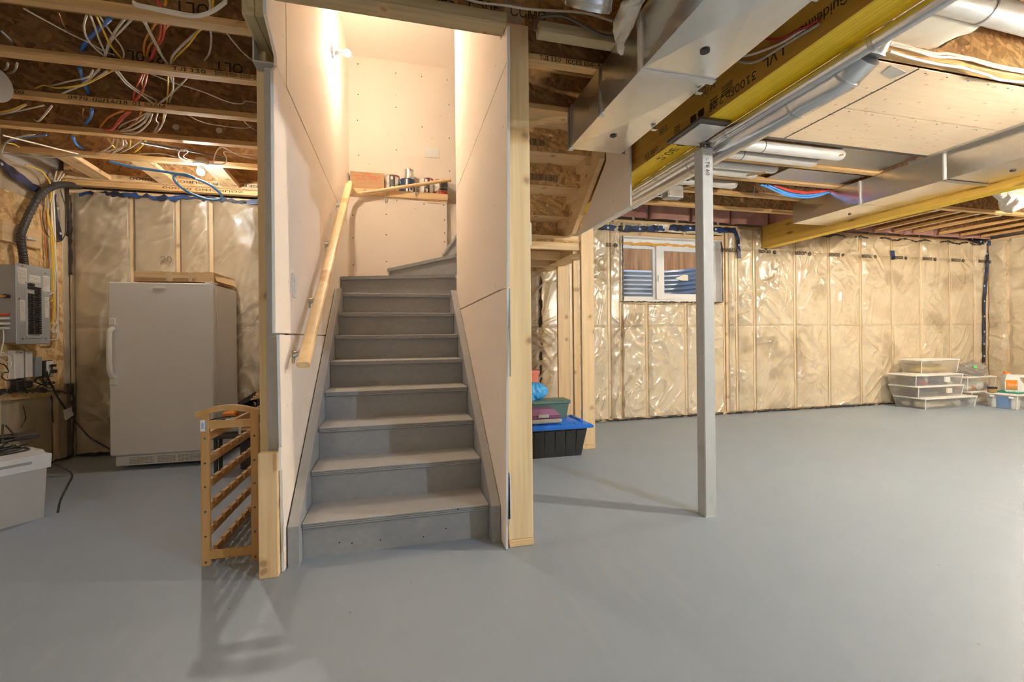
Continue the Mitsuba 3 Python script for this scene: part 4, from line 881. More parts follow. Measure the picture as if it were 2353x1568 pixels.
# rim of the left bay: doubled flange, board blocks
rm = thing('rim_joist', 'stamped rim joist above the film wall behind the freezer', 'joist')
part(rm, 'bottom_flange', bx(XL, -.66, 5.04, 5.10, 2.552, 2.60, .002), 'flange_x')
part(rm, 'ledger', bx(XL, -.66, 5.0, 5.04, 2.60, 2.66, .002), 'pine_x')
part(rm, 'web', bx(XL, -.66, 5.06, 5.072, 2.6, 2.9), 'osb')
part(rm, 'stamp', kind='stuff', m='ink', mesh=cat_(text_on('CERTIFIED SOURCING 00000', .022, (-1.35, 4.9995, 2.645), (-1, 0, 0), (0, 0, -1), width=1.1), text_on('SOURCING 00000', .02, (-1.5, 5.0395, 2.59), (-1, 0, 0), (0, 0, -1), width=.7), text_on('08/20/28', .02, (-1.15, 5.0395, 2.59), (-1, 0, 0), (0, 0, -1), width=.2)))
for i, (xa, xb) in enumerate(((-2.70, -2.56), (-2.17, -2.02), (-1.63, -1.48), (-1.1, -.95))):
    m = hull([(x, y, z) for x, y in ((xa, 4.42), (xb, 4.42), (xa - .04, 5.02), (xb - .04, 5.02)) for z in (2.605, 2.643)])
    one('joist_block', m, 'pine_y', ['flat pine block between the last joist and the rim, above the breaker panel corner', 'flat pine block above the left edge of the freezer', 'flat pine block beside the lit bulb over the freezer', 'flat pine block nearest the stair wall above the freezer'][i], 'block', 'blocks over the freezer')

# header over the stair opening and joists between stairs and yellow beam
hd = thing('header_joist', 'weathered header joist with black print across the top of the stair opening', 'joist')
part(hd, 'bottom_flange', bx(-.52, .52, 2.085, 2.185, ZJ, ZJ + .055, .003), 'old_x')
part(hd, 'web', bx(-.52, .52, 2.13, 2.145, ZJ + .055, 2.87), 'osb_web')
part(hd, 'top_flange', bx(-.52, .52, 2.085, 2.185, 2.865, 2.899), 'old_x')
part(hd, 'stamp', text_on('guidelines   1 50E   CCMC', .05, (-.02, 2.129, 2.675), (1, 0, 0), (0, 0, 1), width=.75), 'ink')
hd = thing('header_joist', 'weathered joist right of the tall post, continuing the stair header to the duct', 'joist')
part(hd, 'bottom_flange', bx(.69, 1.66, 2.095, 2.165, ZJ, ZJ + .055, .003), 'old_x')
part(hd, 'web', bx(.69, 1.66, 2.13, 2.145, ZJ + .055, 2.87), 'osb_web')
part(hd, 'top_flange', bx(.69, 1.66, 2.095, 2.165, 2.865, 2.899), 'old_x')
joist(.69, 1.66, 2.385, 'stamped I-joist between the tall post and the large duct', stamps=[text_on('TJI 110   ICCES ESR-1153', .022, (.76, 2.3245, ZJ + .008), (1, 0, 0), (0, 0, 1), width=.42)])
joist(.69, 1.66, 2.88, 'I-joist right of the tall post, nearest the upper stair flight')
joist(XL, 1.66, 1.60, 'I-joist above the camera left of the yellow beam', group='joists overhead')
joist(XL, XR, 1.10, 'I-joist directly over the camera', group='joists overhead')
YRb = [1.40, 1.88, 2.37, 2.85, 3.30, 3.70, 4.13, 4.62]
for i, yb in enumerate(YRb):
    nm = ['first', 'second', 'third', 'fourth', 'fifth', 'sixth', 'seventh', 'eighth'][i]
    joist(1.85, 4.88, yb, f'{nm} I-joist of the bay right of the yellow beam, counted from the camera')
for i, yb in enumerate((1.40, 1.88, 2.37, 2.85, 3.42, 4.05)):
    nm = ['first', 'second', 'third', 'fourth', 'fifth', 'sixth'][i]
    joist(5.08, XR, yb, f'{nm} I-joist beyond the far laminated beam, counted from the camera', depth=.07)
for i, x in enumerate((6.45, 6.82, 7.18, 7.56, 8.10, 8.55, 9.0)):
    k = thing('ladder_joist', f'{["first", "second", "third", "fourth", "fifth", "sixth", "seventh"][i]} short joist running to the far wall at the far right, from the left', 'joist', 'short joists at the far wall')
    part(k, 'bottom_flange', bx(x - .03, x + .03, 4.06, 5.06, ZJ, ZJ + FT, .002), 'flange_y')
    part(k, 'web', bx(x - .006, x + .006, 4.06, 5.06, ZJ + FT, 2.87), 'osb_web')
    part(k, 'hanger', bx(x - .033, x + .033, 4.055, 4.12, ZJ - .002, ZJ + .0), 'white_metal')
# rim insulation over the far wall
rb = thing('rim_insulation', 'pinkish insulation batts tucked between joists above the far wall', 'insulation')
for a in np.arange(1.9, 9.2, .62):
    part(rb, 'batt', puffy(a, a + .58, ZJ - .02, 2.88, 5.12, amp=.05, seed=int(a * 10)), 'wool_pink', True)

# laminated beams
lv = thing('laminated_beam', 'long yellow laminated beam over the steel post, printed upside down', 'beam')
part(lv, 'body', bx(1.668, 1.842, .2, 5.30, 2.295, 2.598, .002), 'lvl')
L_, U_ = (0, 1, 0), (0, 0, -1)


def lvl_text(s, y, z, h, wd):
    return text_on(s, h, (1.6675, y, z), (0, 1, 0), (0, 0, -1), width=wd)


part(lv, 'printed_lettering', cat_(lvl_text('3100Fb 2.0E', 1.78, 2.36, .04, .34), lvl_text('LVL', 1.62, 2.38, .045, .12), lvl_text('2.0E', 2.18, 2.36, .035, .10), lvl_text('Guidelines', 1.33, 2.40, .04, .24), lvl_text('11000L-2.0E', 2.62, 2.345, .028, .16), lvl_text('P 2 5 E', 2.66, 2.32, .026, .10)), 'ink')
hs = []
for y in (2.16, 2.23):
    hs.append(prism([(y, 2.37), (y + .05, 2.37), (y + .05, 2.335), (y + .025, 2.318), (y, 2.335)], 'x', 1.6668, 1.668))
for y in (2.05, 2.38):
    hs += [bx(1.6668, 1.668, y, y + .06, z, z + .005) for z in (2.33, 2.345, 2.36, 2.375)]
hs += [bx(1.6668, 1.668, 1.94, 2.02, z, z + .004) for z in (2.35, 2.362, 2.374, 2.386, 2.398)]
part(lv, 'printed_symbol', cat_(*hs), 'ink', kind='stuff')
part(lv, 'pencil_mark', cat_(text_on('R/A', .05, (1.6675, 2.18, 2.43), (0, -1, 0), (0, 0, 1)), text_on('R/A', .04, (1.6675, 2.60, 2.40), (0, -1, 0), (0, 0, 1))), 'ink_soft')
part(lv, 'bottom_stamp', text_on('2.0E LVL', .055, (1.71, 2.72, 2.2948), (0, -1, 0), (1, 0, 0), width=.40), 'ink')
lv2 = thing('laminated_beam', 'far knotty golden laminated beam with a bright yellow underside, below the small duct', 'beam')
part(lv2, 'body', bx(4.935, 5.06, .2, 5.2, 2.295, 2.598, .002), 'lvl_far')

# ------------------------------------------------------------------ ducts
dk = thing('trunk_duct', 'large rectangular galvanised trunk duct between the tall post and the yellow beam', 'duct')


def crossbroken(x0, x1, y0, y1, z0, z1, dip=.016):
    """A sheet metal duct section with cross-broken faces."""
    cx, cy, cz = (x0 + x1) / 2, (y0 + y1) / 2, (z0 + z1) / 2
    c = np.array([(x, y, z) for x in (x0, x1) for y in (y0, y1) for z in (z0, z1)], float)
    quads = [((0, 2, 6, 4), (cx, cy, z0 - dip)), ((1, 5, 7, 3), (cx, cy, z1)), ((0, 1, 3, 2), (x0 - dip * .6, cy, cz)), ((4, 6, 7, 5), (x1 + dip * .6, cy, cz)), ((0, 4, 5, 1), (cx, y0, cz)), ((2, 3, 7, 6), (cx, y1 + dip * .5, cz))]
    v, f = [], []
    for q, ctr in quads:
        b = len(v)
        v += [c[i] for i in q] + [np.array(ctr)]
        f += [(b, b + 1, b + 4), (b + 1, b + 2, b + 4), (b + 2, b + 3, b + 4), (b + 3, b, b + 4)]
    m = trimesh.Trimesh(np.array(v), np.array(f), process=False)
    m.merge_vertices()
    trimesh.repair.fix_normals(m)
    return m


DX0, DX1, DZ = 1.103, 1.478, 2.332
for y0, y1, g in ((1.855, 2.765, 0), (.95, 1.85, .008), (.0, .945, .008)):
    part(dk, 'section', crossbroken(DX0 - g, DX1 + g, y0, y1, DZ - g, 2.592), 'galvanised')
part(dk, 'drive_cleat', cat_(bx(DX0 - .014, DX1 + .014, 1.842, 1.875, DZ - .016, DZ - .009), bx(DX0 - .016, DX0 - .008, 1.842, 1.868, DZ - .012, 2.59)), 'white_metal')
for a, b in ((2.742, 2.758), (2.28, 2.292), (2.70, 2.708)):
    part(dk, 'standing_seam', bx(DX0 - .013, DX0 - .001, a, b, DZ, 2.59), 'galvanised_dull')
for y in (1.655, 2.50):
    part(dk, 'hole_cap', lathe([(.020, -.006), (.020, .004)], 18, (1.285, y, DZ - (.016 if y < 1.8 else .010))), 'black')
for i, (x, y) in enumerate(((DX0, 2.28), (DX0, 2.74), (DX1, 2.36), (DX1, 2.73), (DX1, 1.95), (DX0, 1.38), (DX1, 1.30))):
    part(dk, 'hanger_clip', cat_(bx(x - .012, x + .012, y, y + .006, DZ - .018, DZ + .012), bx(x - .016, x + .016, y - .012, y + .012, DZ - .020, DZ - .017)), 'tin')
ft = np.random.default_rng(4)
pts = []
tuft = tube([(1.03, 1.62, 2.72), (1.025, 1.72, 2.62), (1.02, 1.82, 2.56), (1.02, 1.90, 2.50), (1.04, 1.93, 2.43)], .04, 14, per=8, radii=list(np.interp(np.linspace(0, 1, 33), (0, .4, .7, 1), (.06, .045, .045, .010))))
v = tuft.vertices
tuft.vertices = v + .03 * (meshkit.noise(v * 60, 3)[:, None] - .5) + .04 * (meshkit.noise(v * 25, 5)[:, None] - .5)
one('insulation_tuft', tuft, 'wool_white', 'ragged tuft of fibreglass hanging over the left side of the trunk duct', 'insulation', smooth=True)
rd = thing('round_duct', 'short round galvanised duct elbow at the top edge above the stair header', 'duct')
part(rd, 'body', tube([(.80, 1.78, 2.50), (.80, 1.70, 2.58), (.80, 1.55, 2.64), (.80, 1.2, 2.66)], .098, 28, per=4), 'galvanised_pipe', 40)
part(rd, 'collar', tube([(.80, 1.775, 2.502), (.80, 1.765, 2.515)], .102, 28, per=0), 'galvanised_dull', 40)

pp = thing('large_round_duct', 'large round galvanised duct running along the right side of the yellow beam', 'duct')
CX, CZ, CR = 1.955, 2.262, .078
part(pp, 'body', rod((CX, 5.2, CZ), (CX, 1.80, CZ), CR, 32), 'galvanised_pipe', 40)
elb = [(CX, 1.80, CZ), (CX, 1.585, CZ), (CX + .006, 1.50, CZ + .045), (CX + .012, 1.455, CZ + .12), (CX + .015, 1.44, CZ + .22), (CX + .015, 1.44, CZ + .36)]
part(pp, 'elbow', tube(elb[:3], CR * .995, 32, per=0), 'galvanised_pipe', 30)
part(pp, 'elbow', tube(elb[2:4], CR * .985, 32, per=0), 'galvanised_pipe', 30)
part(pp, 'elbow', tube(elb[3:], CR * .975, 32, per=0), 'galvanised_pipe', 30)
for a, b in zip(elb[1:5], elb[2:6]):
    a, b = np.array(a), np.array(b)
    d = (b - a) / np.linalg.norm(b - a)
    part(pp, 'seam_bead', tube([a - d * .004, a + d * .004], CR * 1.03, 32, per=0), 'galvanised_dull', 30)
for y in (1.82, 2.62, 3.45):
    part(pp, 'seam_bead', rod((CX, y, CZ), (CX, y + .012, CZ), CR * 1.015, 32), 'galvanised_dull', 30)
for y in (2.75, 3.1, 3.5, 3.9):
    part(pp, 'hole_cap', lathe([(.014, -.004), (.014, 0)], 12, (CX + .03, y, CZ - CR + .006)), 'black')
part(pp, 'yellow_tag', hull([(CX + .097, 1.37, 2.50), (CX + .10, 1.40, 2.50), (CX + .097, 1.37, 2.535), (CX + .10, 1.40, 2.535), (CX + .106, 1.385, 2.52)]), 'yellow_tag')
ps = thing('small_round_duct', 'thin round galvanised pipe hugging the lower right edge of the yellow beam', 'duct')
SX, SZ, SR = 1.845, 2.258, .030
part(ps, 'body', rod((SX, 3.36, SZ), (SX, .4, SZ), SR, 24), 'galvanised_pipe', 40)
part(ps, 'end_cap', tube([(SX, 3.36, SZ), (SX, 3.38, SZ), (SX, 3.395, SZ)], SR, 24, per=0, radii=[SR, SR * .8, SR * .35]), 'galvanised_pipe', 40)
for y in (1.36, 2.18, 2.9):
    part(ps, 'seam_bead', rod((SX, y, SZ), (SX, y + .02, SZ), SR * 1.06, 24), 'galvanised_dull', 30)
# return-air pan boards
pb = thing('return_air_pan', 'tan stapled pan boards closing the joist bays right of the round duct', 'pan')
for x0, x1, y0, y1 in ((2.3, 2.868, 1.89, 2.80), (2.874, 4.40, 1.89, 2.333), (2.874, 4.40, 2.338, 2.80)):
    part(pb, 'pan_board', bx(x0, x1, y0, y1, ZJ - .008, ZJ - .001), 'pan_board')
part(pb, 'seam_strip', cat_(bx(2.864, 2.878, 1.89, 2.8, ZJ - .009, ZJ - .001), bx(2.0, 4.4, 2.80, 2.83, ZJ - .012, ZJ - .001)), 'steel_dark')
part(pb, 'staple', cat_(*[bx(x, x + .012, y, y + .004, ZJ - .010, ZJ - .008) for x, y in [(2.95 + .17 * j, 1.91) for j in range(9)] + [(2.95 + .2 * j, 2.36) for j in range(7)] + [(2.855, 2.0 + .14 * j) for j in range(6)]]), 'steel_dark', kind='stuff')
part(pb, 'tape_patch', prism([(2.68, 1.90), (2.84, 1.93), (2.82, 2.0), (2.70, 1.97)], 'z', ZJ - .011, ZJ - .008), 'grey_plastic')
# second trunk
d2 = thing('branch_trunk_duct', 'flat rectangular galvanised duct running in front of the far laminated beam', 'duct')
for y0, y1 in ((3.42, 4.19), (2.72, 3.415), (1.9, 2.715), (.9, 1.895)):
    part(d2, 'section', crossbroken(4.405, 4.90, y0, y1, 2.362, 2.592, .009), 'galvanised')
for y in (3.417, 2.717, 1.9):
    part(d2, 'standing_seam', bx(4.392, 4.404, y - .006, y + .006, 2.362, 2.592), 'white_metal')
part(d2, 'top_flange', cat_(bx(4.34, 4.405, 1.2, 2.95, 2.575, 2.592)), 'galvanised_dull')
part(d2, 'hole_cap', lathe([(.018, -.006), (.018, .004)], 16, (4.65, 2.42, 2.353)), 'black')
part(d2, 'hole_cap', lathe([(.012, -.006), (.012, .004)], 12, (4.62, 3.7, 2.353)), 'black')
part(d2, 'drive_cleat', bx(4.40, 4.905, 2.70, 2.735, 2.352, 2.357), 'galvanised_dull')
# white branch pipes across the joists on the right
for i, (y, x0, x1, z, lab) in enumerate(((2.93, 1.845, 3.55, 2.575, 'nearer white round branch pipe ending behind the pan boards'), (3.09, 1.845, 3.45, 2.575, 'second white round branch pipe, next behind the nearest one'), (3.40, 1.845, 3.35, 2.62, 'white round branch pipe between the fifth and sixth joists'), (3.53, 1.845, 3.25, 2.61, 'white round branch pipe just behind the fifth-bay pipe'), (3.85, 1.845, 3.3, 2.62, 'white round branch pipe above the blue and red tubing'), (4.25, 1.845, 2.95, 2.62, 'white round branch pipe farthest back beside the steel post'))):
    k = thing('branch_pipe', lab, 'pipe', 'white branch pipes')
    part(k, 'body', rod((x0, y, z), (x1, y, z), .046, 20), 'white_metal', 40)
    part(k, 'end_cap', tube([(x1, y, z), (x1 + .03, y, z), (x1 + .05, y, z)], .046, 20, per=0, radii=[.046, .038, .012]), 'white_metal', 40)
    part(k, 'seam_bead', rod((x0 + (x1 - x0) * .55, y, z), (x0 + (x1 - x0) * .55 + .006, y, z), .0475, 20), 'steel_dark', 30)
for y0, y1 in ((2.83, 3.26), (3.34, 3.66)):
    one('metal_pan', bx(3.5, 4.40, y0 + .02, y1 - .02, ZJ + .02, ZJ + .028), 'galvanised_dull', ['dark metal pan between the fourth and fifth joists, left of the flat duct', 'dark metal pan between the fifth and sixth joists, left of the flat duct'][y0 > 3], 'metal pan')
for a, b, lab in (((3.52, 2.86), (3.40, 3.26), 'thin wooden strapping strip across the white pipes behind the pan boards'), ((3.22, 3.34), (3.1, 3.66), 'thin wooden strapping strip across the middle white pipes'), ((2.9, 3.72), (2.72, 4.1), 'thin wooden strapping strip right of the steel post')):
    one('strapping_strip', rod((a[0], a[1], 2.55), (b[0], b[1], 2.60), .008, 6), 'pine_y', lab, 'strip')
tp = thing('branch_pipe', 'white round pipe across the top right corner', 'pipe')
part(tp, 'body', rod((2.0, 1.52, 2.66), (4.38, 1.52, 2.605), .06, 24), 'white_metal', 40)
part(tp, 'seam_bead', rod((2.72, 1.52, 2.643), (2.73, 1.52, 2.643), .063, 24), 'galvanised_dull', 30)
m = puffy(2.30, 3.02, 0, .42, 0, amp=.02, seed=91)
vv = m.vertices
m.vertices = np.c_[vv[:, 0] - .25 * (vv[:, 2]) + .02 * np.sin(vv[:, 2] * 40), 1.56 + vv[:, 2] * .75, 2.70 - .02 * meshkit.noise(vv * 9, 2) + vv[:, 1]]
one('insulation_batt', m, 'wool_white', 'whitish insulation batt in the joist bay behind the white corner pipe', 'insulation', smooth=True)
fl = tube([(6.2, 3.40, 2.62), (6.45, 3.42, 2.57), (6.6, 3.45, 2.52), (6.9, 3.46, 2.56), (7.3, 3.46, 2.62)], .05, 12, per=6, radii=list(np.interp(np.linspace(0, 1, 25), (0, .3, .5, .7, 1), (.03, .07, .10, .06, .03))))
fl.vertices += .05 * (meshkit.noise(fl.vertices * 16, 3)[:, None] - .5)
one('insulation_tuft', fl, 'wool_white', 'cream insulation drooping from the joists right of the far beam', 'insulation', smooth=True)
for j in range(3):
    one('ceiling_cable', cat_(tube(VW['rc'][j], .007, 8)), 'cable_white', ['upper white cable stapled across the joist above the pan boards', 'middle white cable stapled across the joist above the pan boards', 'lowest white cable stapled to the joist flange above the pan boards'][j], 'cable', smooth=60)
pexl = ['lowest blue', 'second highest blue', 'second lowest blue', 'highest blue', 'lower red', 'upper red']
for j, (cn, p) in enumerate(VW['pex']):
    one('supply_tube', tube(p, .009, 10), 'cable_blue_light' if cn == 'blue' else 'cable_red', pexl[j] + ' plastic water tube drooping beside the flat duct', 'tube', 'blue water tubes' if cn == 'blue' else 'red water tubes', smooth=60)
one('ceiling_cable', tube(VW['drop'], .005, 8), 'cable_white', 'short white cable hanging from a joist right of the steel post', 'cable', smooth=60)
jb = thing('junction_box', 'grey metal junction box under the joists right of the steel post', 'junction box')
part(jb, 'body', bx(2.60, 2.78, 3.92, 4.02, 2.47, 2.60, .003), 'galvanised_dull')
part(jb, 'cover', bx(2.61, 2.77, 3.912, 3.92, 2.48, 2.59, .002), 'galvanised')
for j, p in enumerate(VW['hc']):
    one('ceiling_cable', tube(p, .006, 8), 'cable_white', ['white cable running along the stair header to the drywall tip', 'white cable running along the header over the tall post'][j], 'cable', smooth=60)
one('armoured_cable', tube(VW['bx'], .008, 8), 'steel_dark', 'dark armoured cable looping over the top of the tall post', 'cable', smooth=60)
for cn, p in VW['lvlc']:
    one('beam_cable', tube(p, .006, 8), CABLE[cn], {'white': 'white cable along the side of the yellow beam', 'grey': 'grey armoured cable drooping along the side of the yellow beam', 'darkred': 'dark red cable along the side of the yellow beam'}[cn], 'cable', smooth=60)

# ------------------------------------------------------------------ cables in the left ceiling
BAY = ['between the first and second joists', 'between the second and third joists', 'between the third and fourth joists', 'between the fourth and fifth joists', 'along the fifth joist', 'across the first joist at the top edge']
BAYS = ['in the first joist bay left of the stairs', 'in the second joist bay left of the stairs', 'in the third joist bay left of the stairs', 'in the fourth joist bay left of the stairs', 'along the fifth joist', 'across the first joist, top left']
ORD = ['leftmost', 'second from the left', 'third from the left', 'fourth from the left', 'fifth from the left', 'sixth from the left', 'seventh from the left', 'eighth from the left', 'ninth from the left', 'tenth from the left', 'eleventh from the left', 'twelfth from the left', 'thirteenth from the left']


def left_right(items, where):
    """Labels for cables of one colour: their order from the left where there are several."""
    out = {}
    for col in {c for c, _ in items}:
        mine = sorted([i for i, (c, _) in enumerate(items) if c == col], key=lambda i: np.mean([p[0] / max(p[1], .1) for p in items[i][1]]))
        for n, i in enumerate(mine):
            out[i] = f'{ORD[n]} {col} cable {where}' if len(mine) > 1 else f'{col} cable {where}'
    return out


for bay in range(6):
    mine = [w_ for w_ in WIRES if w_[2] == bay]
    lb = left_right([(w_[0], w_[3]) for w_ in mine], BAYS[bay])
    for i, (col, r, _, pts) in enumerate(mine):
        one('ceiling_cable', tube(pts, r, 7, per=5), CABLE[col], lb[i], 'cable', f'{col} cables {BAY[bay]}', smooth=60)
one('tubing_coil', tube(COIL, .0105, 10, per=7), 'cable_blue_light', 'bright blue plastic tubing hanging in a loop beside the lit bulb', 'tube', smooth=60)
for i, (x, y, z) in enumerate(((-1.607, 3.888, 2.701), (-1.318, 3.888, 2.705))):
    one('hole_plug', lathe([(.022, -.004), (.022, 0), (.012, .0)], 12, (x, y, z), 'y'), 'paper_cream', ['pale drilled hole in the fourth joist web, left of the pair', 'pale drilled hole in the fourth joist web, right of the pair'][i], 'hole')
vd = thing('round_duct', 'end of a round metal duct at the left edge between the joists', 'duct')
part(vd, 'body', tube([(-2.75, 3.30, 2.60), (-2.40, 3.18, 2.55), (-2.16, 3.10, 2.525)], .088, 24, per=0), 'galvanised_pipe', 40)
part(vd, 'rim', tube([(-2.175, 3.105, 2.527), (-2.15, 3.097, 2.524)], .094, 24, per=0), 'galvanised_dull', 40)
# ------------------------------------------------------------------ handrail
hr = thing('handrail', 'pale finger-jointed wooden handrail on the left stairwell wall, turning onto the half wall', 'handrail')


def rail_piece(a, b, w=.058, h=.036, n=14):
    """A flat oval rail between two points."""
    a, b = np.array(a, float), np.array(b, float)
    d = (b - a) / np.linalg.norm(b - a)
    side = np.cross(d, (0, 0, 1.0))
    side /= np.linalg.norm(side)
    upv = np.cross(side, d)
    t = np.arange(n) * 2 * math.pi / n
    c, s = np.cos(t), np.sin(t)
    pr_ = np.sign(c)[:, None] * (np.abs(c) ** .6)[:, None] * side * w / 2 + np.sign(s)[:, None] * (np.abs(s) ** .75)[:, None] * upv * h / 2
    return hull(np.vstack([a + pr_, b + pr_]))


P0, P1 = np.array([-.443, 2.33, .972]), np.array([-.440, 4.52, 2.565])
cuts = [0, .19, .20, .29, .345, .55, .68, .80, .845, 1.0]
for i in range(len(cuts) - 1):
    part(hr, 'rail_block', rail_piece(P0 + (P1 - P0) * cuts[i], P0 + (P1 - P0) * cuts[i + 1], w=.062, h=.038), 'rail_wood_dark' if i in (3, 7) else 'rail_wood', 25)
part(hr, 'easing', tube([P1 - (P1 - P0) * .01, (-.445, 4.70, 2.64), (-.46, 4.9, 2.66), (-.44, 5.06, 2.655), (-.385, 5.13, 2.662)], .024, 12, per=5), 'rail_wood', 50)
for y, z in ((2.532, 1.017), (2.978, 1.33), (3.629, 1.806), (4.29, 2.291)):
    bk = part(hr, 'bracket', tube([(XA + .002, y, z), (XA + .03, y + .002, z + .012), (XA + .07, y + .012, z + .055), (-.445, y + .02, z + .075)], .010, 10, per=4, radii=list(np.interp(np.arange(13), (0, 4, 12), (.022, .010, .008)))), 'tin', 40)
    part(bk, 'rosette', hull([(XA + .001 + dx, y + sy, z + sz) for dx in (0, .006) for sy in (-.012, .012) for sz in (-.045, .02)]), 'tin')
wr = thing('handrail', 'round wooden handrail rising across the half wall below the paint cans', 'handrail')
part(wr, 'rail', rod((-.375, 5.13, 2.676), (.585, 5.13, 2.893), .0195, 16), 'rail_wood_x', 40)
part(wr, 'end_cap', rod((.585, 5.13, 2.893), (.60, 5.13, 2.8965), .020, 16), 'rail_wood_dark', 40)
for x, z, yw in ((-.123, 2.64, 5.199), (.207, 2.72, 5.1745)):
    bk = part(wr, 'bracket', tube([(x, yw, z - .02), (x, 5.16, z - .01), (x, 5.132, z + .04), (x, 5.13, 2.676 + (x + .375) * .226 - .015)], .006, 8, per=4), 'tin', 40)
    part(bk, 'rosette', hull([(x + dx, yw - dy, z + dz) for dx, dz in ((-.022, .02), (.022, .02), (0, -.05)) for dy in (0, .006)]), 'tin')

# ------------------------------------------------------------------ switches
sw = thing('light_switch', 'white light switch plate on the left stairwell wall', 'light switch')
part(sw, 'plate', bx(XA + .0015, XA + .008, 2.515, 2.59, 1.315, 1.44, .002), 'white_plastic')
part(sw, 'rocker', bx(XA + .008, XA + .014, 2.538, 2.567, 1.345, 1.41, .002), 'white_plastic')
sw = thing('light_switch', 'white three-gang light switch plate high on the stairwell back wall', 'light switch')
part(sw, 'plate', bx(.333, .497, 5.412, 5.4195, 3.245, 3.36, .002), 'white_plastic')
for i in range(3):
    part(sw, 'rocker', bx(.353 + i * .046, .383 + i * .046, 5.406, 5.412, 3.27, 3.335, .002), 'white_plastic')
sw = thing('light_switch', 'white switch plate edge on the right side of the tall post', 'light switch')
part(sw, 'plate', bx(.681, .688, 2.27, 2.33, 1.58, 1.70, .002), 'white_plastic')
part(sw, 'rocker', bx(.688, .693, 2.285, 2.315, 1.61, 1.67, .002), 'white_plastic')

# ------------------------------------------------------------------ things on the ledge
LZ = 2.7455
cb = thing('cardboard_box', 'brown cardboard carton with red print on the stair ledge', 'box')
part(cb, 'body', bx(-.497, -.137, 5.225, 5.40, LZ, LZ + .198, .002), 'card')
part(cb, 'flap_seam', bx(-.496, -.138, 5.305, 5.315, LZ + .198, LZ + .1995), 'pack_tape')
lines = []
for i, (x0, x1, z) in enumerate(((-.36, -.27, .178), (-.345, -.275, .165), (-.455, -.34, .150), (-.31, -.175, .146), (-.455, -.34, .132), (-.30, -.175, .128), (-.43, -.325, .114), (-.30, -.205, .112), (-.20, -.155, .03), (-.22, -.15, .015))):
    x = x0
    while x < x1:
        wd = rng.uniform(.004, .011)
        lines.append(bx(x, min(x + wd, x1), 5.2242, 5.2252, LZ + z, LZ + z + .008))
        x += wd + .0025
part(cb, 'print', cat_(*lines), 'red_ink', kind='stuff')


def paint_can(x, r, h, label, body, bands, y=5.30, z=LZ):
    k = thing('paint_can', label, 'paint can', 'paint cans on the ledge')
    part(k, 'body', lathe([(r * .97, 0), (r, .004), (r, h - .006), (r * 1.02, h - .003), (r * 1.02, h)], 28, (x, y, z)), body, 40)
    part(k, 'lid', lathe([(r * .93, 0), (r * .93, .003), (r * .8, .003), (r * .78, -.003)], 28, (x, y, z + h - .002)), 'tin', 40)
    for (a0, a1, z0, z1, m) in bands:
        t = np.linspace(math.radians(a0), math.radians(a1), 10)
        A, Z = np.meshgrid(t, np.array([z0, z1]) * h, indexing='ij')
        rr = r * 1.006
        part(k, 'label_panel', cat_(sheet(np.stack([x + rr * np.sin(A), y - rr * np.cos(A), z + Z], -1)), sheet(np.stack([x + r * 1.001 * np.sin(A), y - r * 1.001 * np.cos(A), z + Z], -1), flip=True)), m, True)
    pv = [(x - r - .004, y, z + h * .75)] + [(x + (r + .004) * math.cos(math.radians(a)), y - (r + .012) * math.sin(math.radians(a)) , z + h * (.75 - .35 * math.sin(math.radians(a)))) for a in range(160, 10, -20)] + [(x + r + .004, y, z + h * .75)]
    part(k, 'bail_handle', tube(pv, .002, 6, per=3), 'tin', 60)
    for s in (-1, 1):
        part(k, 'ear', lathe([(.014, -.003), (.014, .003)], 14, (x + s * (r + .001), y - .012, z + h * .75), 'x'), 'white_plastic')
    return k


redw = [(-80, -25, .05, .97, 'can_white'), (-25, 20, .05, .95, 'can_black'), (20, 50, .1, .85, 'can_white'), (-60, 60, .03, .22, 'red_plastic'), (-10, 5, .1, .32, 'paper'), (-70, 60, .9, .985, 'red_plastic'), (-15, 3, .7, .88, 'paper')]
paint_can(-.045, .081, .195, 'red, black and white paint can beside the cardboard carton', 'tin', redw)
paint_can(.122, .081, .165, 'dark blue paint can with a small silver can on top', 'navy', [(-15, 0, .05, .95, 'can_white'), (10, 50, .1, .55, 'can_white'), (18, 40, .2, .45, 'navy'), (-60, 60, .03, .12, 'can_black')])
sc_ = thing('small_can', 'small silver can standing on the dark blue paint can', 'paint can')
part(sc_, 'body', lathe([(.052, 0), (.053, .003), (.053, .112), (.055, .114), (.055, .118)], 24, (.137, 5.30, LZ + .1655)), 'tin', 40)
part(sc_, 'lid', lathe([(.05, 0), (.05, .003)], 24, (.137, 5.30, LZ + .281)), 'tin', 40)
part(sc_, 'drip', hull([(.137 + .0535 * math.sin(a), 5.30 - .0535 * math.cos(a), LZ + .1655 + z) for a in (.1, .4, .7) for z in (.03, .09)]), 'can_white')
paint_can(.338, .081, .190, 'red, black and white paint can, third large can from the carton', 'tin', redw)
paint_can(.505, .081, .188, 'red and white paint can at the right end of the ledge', 'tin', [(-80, -20, .3, .9, 'can_white'), (-20, 60, .28, .9, 'can_black'), (-70, 70, .03, .26, 'red_plastic'), (-70, -20, .86, .985, 'red_plastic'), (-45, -25, .06, .3, 'paper')])

